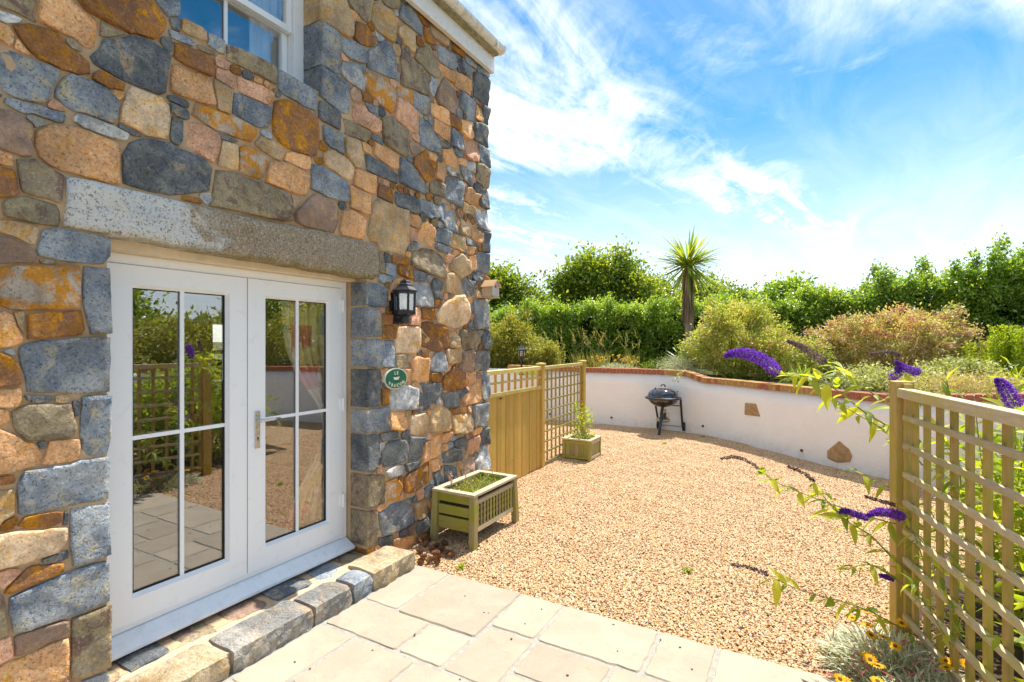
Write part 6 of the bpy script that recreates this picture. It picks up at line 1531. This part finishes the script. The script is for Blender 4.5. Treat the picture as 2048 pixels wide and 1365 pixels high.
stem([(1855, 905, 3.4), (1800, 828, 3.3), (1735, 780, 3.2), (1690, 748, 3.12), (1650, 722, 3.05)], .006, 13, 0.150, 2)
spike([(1650, 725, 3.05), (1625, 708, 3.04), (1600, 692, 3.03), (1575, 682, 3.02)], .020, 'petal_faded', 402, .7, 'faded brownish flower spike beside the large purple one')
stem([(1845, 930, 3.3), (1800, 880, 3.25), (1770, 860, 3.2), (1700, 820, 3.15), (1660, 790, 3.1)], .005, 11, 0.125, 3)
stem([(1880, 1010, 3.35), (1800, 985, 3.2), (1750, 960, 3.12), (1690, 935, 3.05)], .004, 7, 0.112, 4)
stem([(1850, 1060, 3.2), (1780, 1045, 3.05), (1700, 1020, 2.95), (1640, 1000, 2.88), (1560, 968, 2.8), (1525, 945, 2.78)], .005, 15, 0.125, 5)
spike([(1523, 945, 2.78), (1500, 925, 2.78), (1470, 914, 2.78), (1442, 918, 2.78)], .0045, 'petal_brown', 403, .16)
stem([(1870, 1180, 3.1), (1800, 1130, 2.98), (1740, 1070, 2.9), (1690, 1040, 2.85), (1645, 990, 2.8), (1627, 961, 2.8)], .006, 14, 0.138, 6)
spike([(1628, 962, 2.8), (1605, 945, 2.8), (1575, 932, 2.8)], .0055, 'petal_brown', 404, .2)
spike([(1806, 1034, 2.92), (1780, 1026, 2.9), (1755, 1024, 2.88), (1735, 1032, 2.87)], .024, 'petal_purple', 405, 1.2, 'purple flower spike hanging against the trellis post')
stem([(1850, 1055, 3.1), (1830, 1040, 3.0), (1806, 1034, 2.92)], .004, 3, .08, 31)
spike([(1735, 1036, 2.87), (1712, 1029, 2.86), (1690, 1022, 2.85), (1676, 1024, 2.84)], .014, 'petal_purple', 406, .9)
stem([(1840, 1050, 3.1), (1815, 1025, 3.0), (1789, 1010, 2.95)], .003, 3, .07, 30)
spike([(1790, 1010, 2.95), (1765, 1003, 2.94), (1730, 993, 2.93)], .0055, 'petal_brown', 407, .25)
stem([(1890, 1300, 2.9), (1800, 1255, 2.8), (1745, 1225, 2.7), (1690, 1205, 2.65), (1600, 1180, 2.6), (1540, 1152, 2.58)], .005, 13, 0.125, 7)
spike([(1536, 1150, 2.58), (1515, 1141, 2.58), (1490, 1133, 2.58), (1462, 1129, 2.58)], .0045, 'petal_brown', 408, .18)
stem([(1870, 1220, 3.0), (1800, 1165, 2.9), (1740, 1130, 2.85), (1690, 1140, 2.8)], .004, 10, 0.112, 8)
spike([(1786, 1158, 2.9), (1772, 1154, 2.9), (1760, 1150, 2.9)], .010, 'petal_purple', 409, .9)
stem([(1900, 900, 3.6), (1840, 800, 3.6), (1810, 745, 3.6)], .006, 8, 0.138, 9)
spike([(1838, 745, 3.6), (1815, 738, 3.6), (1790, 722, 3.6)], .026, 'petal_purple', 410, 1.0); spike([(1780, 756, 3.6), (1800, 745, 3.6), (1790, 735, 3.6)], .026, 'petal_purple', 411, .9)
spike([(1800, 712, 3.65), (1780, 704, 3.65), (1740, 708, 3.65)], .010, 'petal_faded', 412, .6)
stem([(2010, 1000, 3.1), (2030, 900, 2.95), (2025, 815, 2.85)], .006, 8, 0.138, 10)
spike([(2030, 812, 2.8), (2018, 790, 2.8), (2005, 770, 2.8), (1992, 758, 2.8)], .040, 'petal_purple', 413, 1.4, 'thick upright purple flower spike above the trellis rail')
stem([(1960, 1250, 3.5), (1930, 1050, 3.5), (1915, 900, 3.5), (1900, 800, 3.5), (1890, 740, 3.5)], .007, 14, 0.150, 11)
stem([(1990, 1250, 3.3), (1985, 1050, 3.4), (1960, 900, 3.4), (1950, 800, 3.4)], .007, 14, 0.150, 12)
stem([(2060, 1250, 3.2), (2010, 1100, 3.3), (2040, 950, 3.3), (2050, 840, 3.3)], .007, 14, 0.150, 13)
stem([(1850, 1200, 3.3), (1880, 1080, 3.2), (1860, 1010, 3.1), (1890, 960, 3.05)], .005, 11, 0.112, 14)
stem([(1900, 1240, 3.0), (1860, 1160, 2.9), (1840, 1100, 2.85), (1825, 1060, 2.8)], .006, 14, 0.100, 15)
for k, pix in enumerate(([(1905, 1290, 2.48), (1900, 1220, 2.48), (1885, 1160, 2.48), (1862, 1112, 2.48)], [(1900, 1300, 2.46), (1925, 1230, 2.46), (1930, 1170, 2.46), (1915, 1125, 2.46)], [(1895, 1280, 2.5), (1865, 1230, 2.5), (1840, 1185, 2.5), (1825, 1165, 2.5)], [(1940, 1040, 2.5), (1925, 1000, 2.5), (1905, 965, 2.52), (1880, 945, 2.55)])):
    stem(pix, .004, 8, .075, 40 + k)
# body of the bush behind the trellis
C, Pp, D, rnd = crown_points((1.75, 4.3, .65), (.85, 1.1, .70), 150, 9500, .13, 430, .2, .1, .02)
leaf_mesh('foliage', Pp, D, .105, .32, 'leaf_buddleia', bud, rnd, kind='stuff', seed=431)
stems('stems', (1.6, 4.2, -.05), C[:22], .012, 'stem_tan', bud, 5, 432)
C, Pp, D, rnd = crown_points((1.45, 3.0, .50), (.42, .8, .52), 80, 4200, .11, 440, .2, .1, .02)
leaf_mesh('foliage', Pp, D, .09, .32, 'leaf_buddleia', bud, rnd, kind='stuff', seed=441)

# daisies with silver leaves at the foot of the trellis
for i, (nm, lab, cx, cy, rx, ry, nl, spots) in enumerate((
    ('gazania', 'silver-leaved gazania with yellow flowers spilling onto the gravel at the trellis post', .42, 3.32, .27, .33, 1500, [(1732, 1222), (1705, 1236), (1735, 1250), (1742, 1270), (1768, 1275), (1757, 1332), (1680, 1358), (1790, 1292), (1803, 1246), (1740, 1319), (1735, 1310)]),
    ('gazania', 'silver-leaved gazania with dark-eyed yellow flowers under the trellis rails', .62, 2.92, .34, .42, 2300, [(1892, 1322), (1933, 1330), (1968, 1340), (1893, 1335), (1755, 1362), (1690, 1362)]))):
    t_, r_, c_ = daisy_clump(nm, lab, (cx, cy, -.02), rx, ry, .20, nl, 0, .03, 'leaf_silver', 500 + i, leaf_len=.13)
    m = MB()
    for k, (u, v) in enumerate(spots):
        z = .13 + .05 * ((k * 7) % 5) / 4; p = G(u, v, z)
        flower(t_, p, (r_.normal(0, .2), r_.normal(0, .2) - .12, 1), .034, 900 + 20 * i + k, npet=16); b = Vector((c_[0], c_[1], 0)).lerp(Vector((p.x, p.y, 0)), .55)
        m.tube([b, b.lerp(p, .5) + Vector((0, 0, .03)), p], [.0028, .0025, .0022], 5, cap=False)
    m.build('stalks', 'stem_tan', t_)
    n = 120; B = c_ + np.c_[r_.normal(0, rx * .5, n), r_.normal(0, ry * .5, n), np.abs(r_.normal(.05, .04, n))]; leaf_mesh('red_leaves', B, r_.normal(0, .6, (n, 3)) + (0, 0, .5), .07, .12, 'petal_pink', t_, seed=520 + i)
MB().add([(.30, 2.3, -.012), (1.9, 2.3, -.012), (2.6, 5.6, -.012), (.95, 5.4, -.012), (.62, 3.9, -.012), (.40, 3.05, -.012)], [tuple(range(6))]).build('flower_bed', 'soil')['kind'] = 'structure'
# small weeds in the gravel
for i, (u, v, lab) in enumerate(((922, 1134, 'tiny green weed at the paving edge near the pine cones'), (1375, 1142, 'tiny green weed alone in the open gravel'), (1330, 887, 'tiny green weed in front of the barbecue'), (1407, 874, 'tiny green weed at the foot of the white wall'))):
    p = G(u, v, -.015); r_ = np.random.default_rng(600 + i); n = 26; th = r_.uniform(0, 6.28, n); el = r_.uniform(.3, 1.3, n); t_ = thing('weed', lab, 'weed', p)
    blades('leaves', np.array(p) + r_.normal(0, .008, (n, 3)) * (1, 1, 0), np.c_[np.cos(th) * np.cos(el), np.sin(th) * np.cos(el), np.sin(el)], .06, .012, 'leaf_lime', t_, .4, 3, seed=600 + i)
# pine cones below the trough
V, Fc = [], []
m = MB(); m.lathe((0, 0, 0), [(.004, -.032), (.013, -.02), (.015, 0), (.010, .022), (.003, .034)], 8)
for k in range(64):
    f_ = k / 63; a = k * 2.39996; z = -.030 + .064 * f_; rr = .021 * math.sin(PI * (.18 + .74 * (1 - f_))) + .002; d = Vector((math.cos(a), math.sin(a), .35)).normalized(); s = Vector((-math.sin(a), math.cos(a), 0)); o_ = Vector((0, 0, z))
    m.add([o_ + d * .006 - s * .004, o_ + d * .006 + s * .004, o_ + d * (rr + .004) + s * .0055, o_ + d * (rr + .008) + Vector((0, 0, .003)), o_ + d * (rr + .004) - s * .0055, o_ + d * (rr + .002) + Vector((0, 0, -.003))], [(0, 1, 2, 3, 4), (5, 4, 3), (5, 3, 2), (0, 4, 5), (1, 5, 2)])
pc0 = None; r_ = random.Random(66)
spots = [(838, 1102), (850, 1088), (862, 1095), (846, 1112), (858, 1120), (870, 1106), (880, 1112), (872, 1090), (884, 1098), (893, 1104), (902, 1108), (842, 1122), (866, 1118), (888, 1085), (852, 1078), (876, 1122)]
for i, q in enumerate(spots):
    p = G(*q, .006)
    if pc0 is None: o = m.build('pine_cone', 'pine_cone'); pc0 = o
    else: o = pc0.copy(); col.objects.link(o)
    o.location = p; o.rotation_euler = (R(90) + r_.gauss(0, .3), r_.gauss(0, .3), r_.uniform(0, 6.3)); s = r_.uniform(.75, 1.05); o.scale = (s, s, s)
    tag(o, 'brown pine cone in the heap on the gravel below the trough planter', 'pine cone', 'pine cones heaped below the planter')
# odd pebbles: on the paving and larger slates in the gravel
pm = []
for k in range(3):
    b_ = MB(); rr = np.random.default_rng(700 + k); b_.lathe((0, 0, 0), [(.3, -.45), (.85, -.25), (1, .05), (.7, .38), (.2, .5)], 9)
    b_.v = [(x * 1.0 * (1 + rr.normal(0, .08)), y * .72 * (1 + rr.normal(0, .08)), z * .7) for x, y, z in b_.v]; pm.append(b_)
protos = {}
def pebble(p, s, mat, lab, grp, i):
    key = (i % 3, mat)
    if key not in protos: o = pm[i % 3].build('pebble', mat, smooth=True); protos[key] = o
    else: o = protos[key].copy(); col.objects.link(o)
    o.location = p; o.scale = (s, s, s); o.rotation_euler = (0, 0, i * 1.7); tag(o, lab, 'pebble', grp)
for i, (u, v) in enumerate(((930, 1192), (1083, 1218), (1227, 1249), (1050, 1247), (1135, 1350), (1235, 1302), (1360, 1294), (1384, 1338), (968, 1225), (920, 1358), (1023, 1277), (977, 1226), (830, 1268), (745, 1300), (620, 1337), (590, 1323), (1321, 1279))):
    pebble(G(u, v, .0035), .0065 if i % 2 else .008, 'terracotta_pipe' if i % 3 else 'inset_stone', 'tiny brown pebble lying loose on the paving slabs', 'loose pebbles on the paving', i)
for i, (u, v) in enumerate(((1490, 1222), (1612, 1243), (1650, 1252), (1445, 1263), (1610, 1330), (1202, 1202), (1300, 1245), (895, 1110), (1560, 1320), (1640, 1335))):
    pebble(G(u, v, -.010), .012, 'slate_pebble', 'dark slate pebble among the honey coloured gravel', 'slate pebbles in the gravel', i)
# small bird far off in the sky
bp_ = P(1071, 553, 30.0); b_ = thing('flying_bird', 'tiny dark bird in the sky above the left tree', 'bird', bp_)
MB().lathe((0, 0, 0), [(.01, -.16), (.045, -.08), (.05, 0), (.035, .08), (.008, .13)], 8, 'X').build('body', 'bird', None, smooth=True, loc=(0, 0, 0))
o = bpy.context.scene.objects['body']; o.parent = b_; o.location = (0, 0, 0)
for s in (-1, 1):
    w_ = MB(); w_.add([(-.06, 0, .02), (.06, 0, .02), (.03, s * .16, .09), (-.07, s * .30, .06), (-.09, s * .15, .08)], [(0, 1, 2, 4), (4, 2, 3)]); w_.add([(-.06, 0, .012), (.06, 0, .012), (.03, s * .16, .082), (-.07, s * .30, .055), (-.09, s * .15, .072)], [(4, 2, 1, 0), (3, 2, 4)])
    o = w_.build('wing', 'bird', None, loc=(0, 0, 0)); o.parent = b_; o.location = (0, 0, 0)
# trees and shrubs on the far side of the garden, seen only mirrored in the door panes
for i, (x, y, h_, rr, lab) in enumerate(((9.5, 6.6, 2.8, .9, 'large tree mirrored in the left door pane, standing right of the garden'), (10.2, 9.3, 1.9, .7, 'dark tree mirrored at the top of the left door pane'), (9.0, 4.6, 2.6, 1.0, 'bushy tree mirrored at the left edge of the left door pane'), (9.8, 12.6, 3.7, 1.5, 'broad tree mirrored in the right door pane'))):
    tree('mirrored_tree', lab, (x, y, .95), [((x, y, h_ - rr * .5), (rr, rr, rr * .8)), ((x - .9, y + .6, h_ * .6), (rr * .8, rr * .8, rr * .7)), ((x + .3, y - 1.0, h_ * .62), (rr * .8, rr * .9, rr * .7))], .15, 'leaf_tree', 7000, .17, 800 + i, .30, 'trees right of the garden')
for i, (x, y, rr, lab) in enumerate(((6.6, 6.9, .8, 'green bush above the side wall mirrored in the left door pane'), (7.2, 9.0, .9, 'green bush mirrored low in the right door pane'), (6.5, 5.0, .8, 'leafy bush mirrored behind the trellis'), (7.5, 11.0, 1.0, 'leafy bush mirrored in the middle of the right door pane'))):
    shrub('mirrored_shrub', lab, 'shrub', (x, y, TZ0 + rr * .8), (rr, rr * 1.1, rr * .9), 'leaf_yellowgreen', 60, 5000, .10, .45, .13, 850 + i, TZ0)
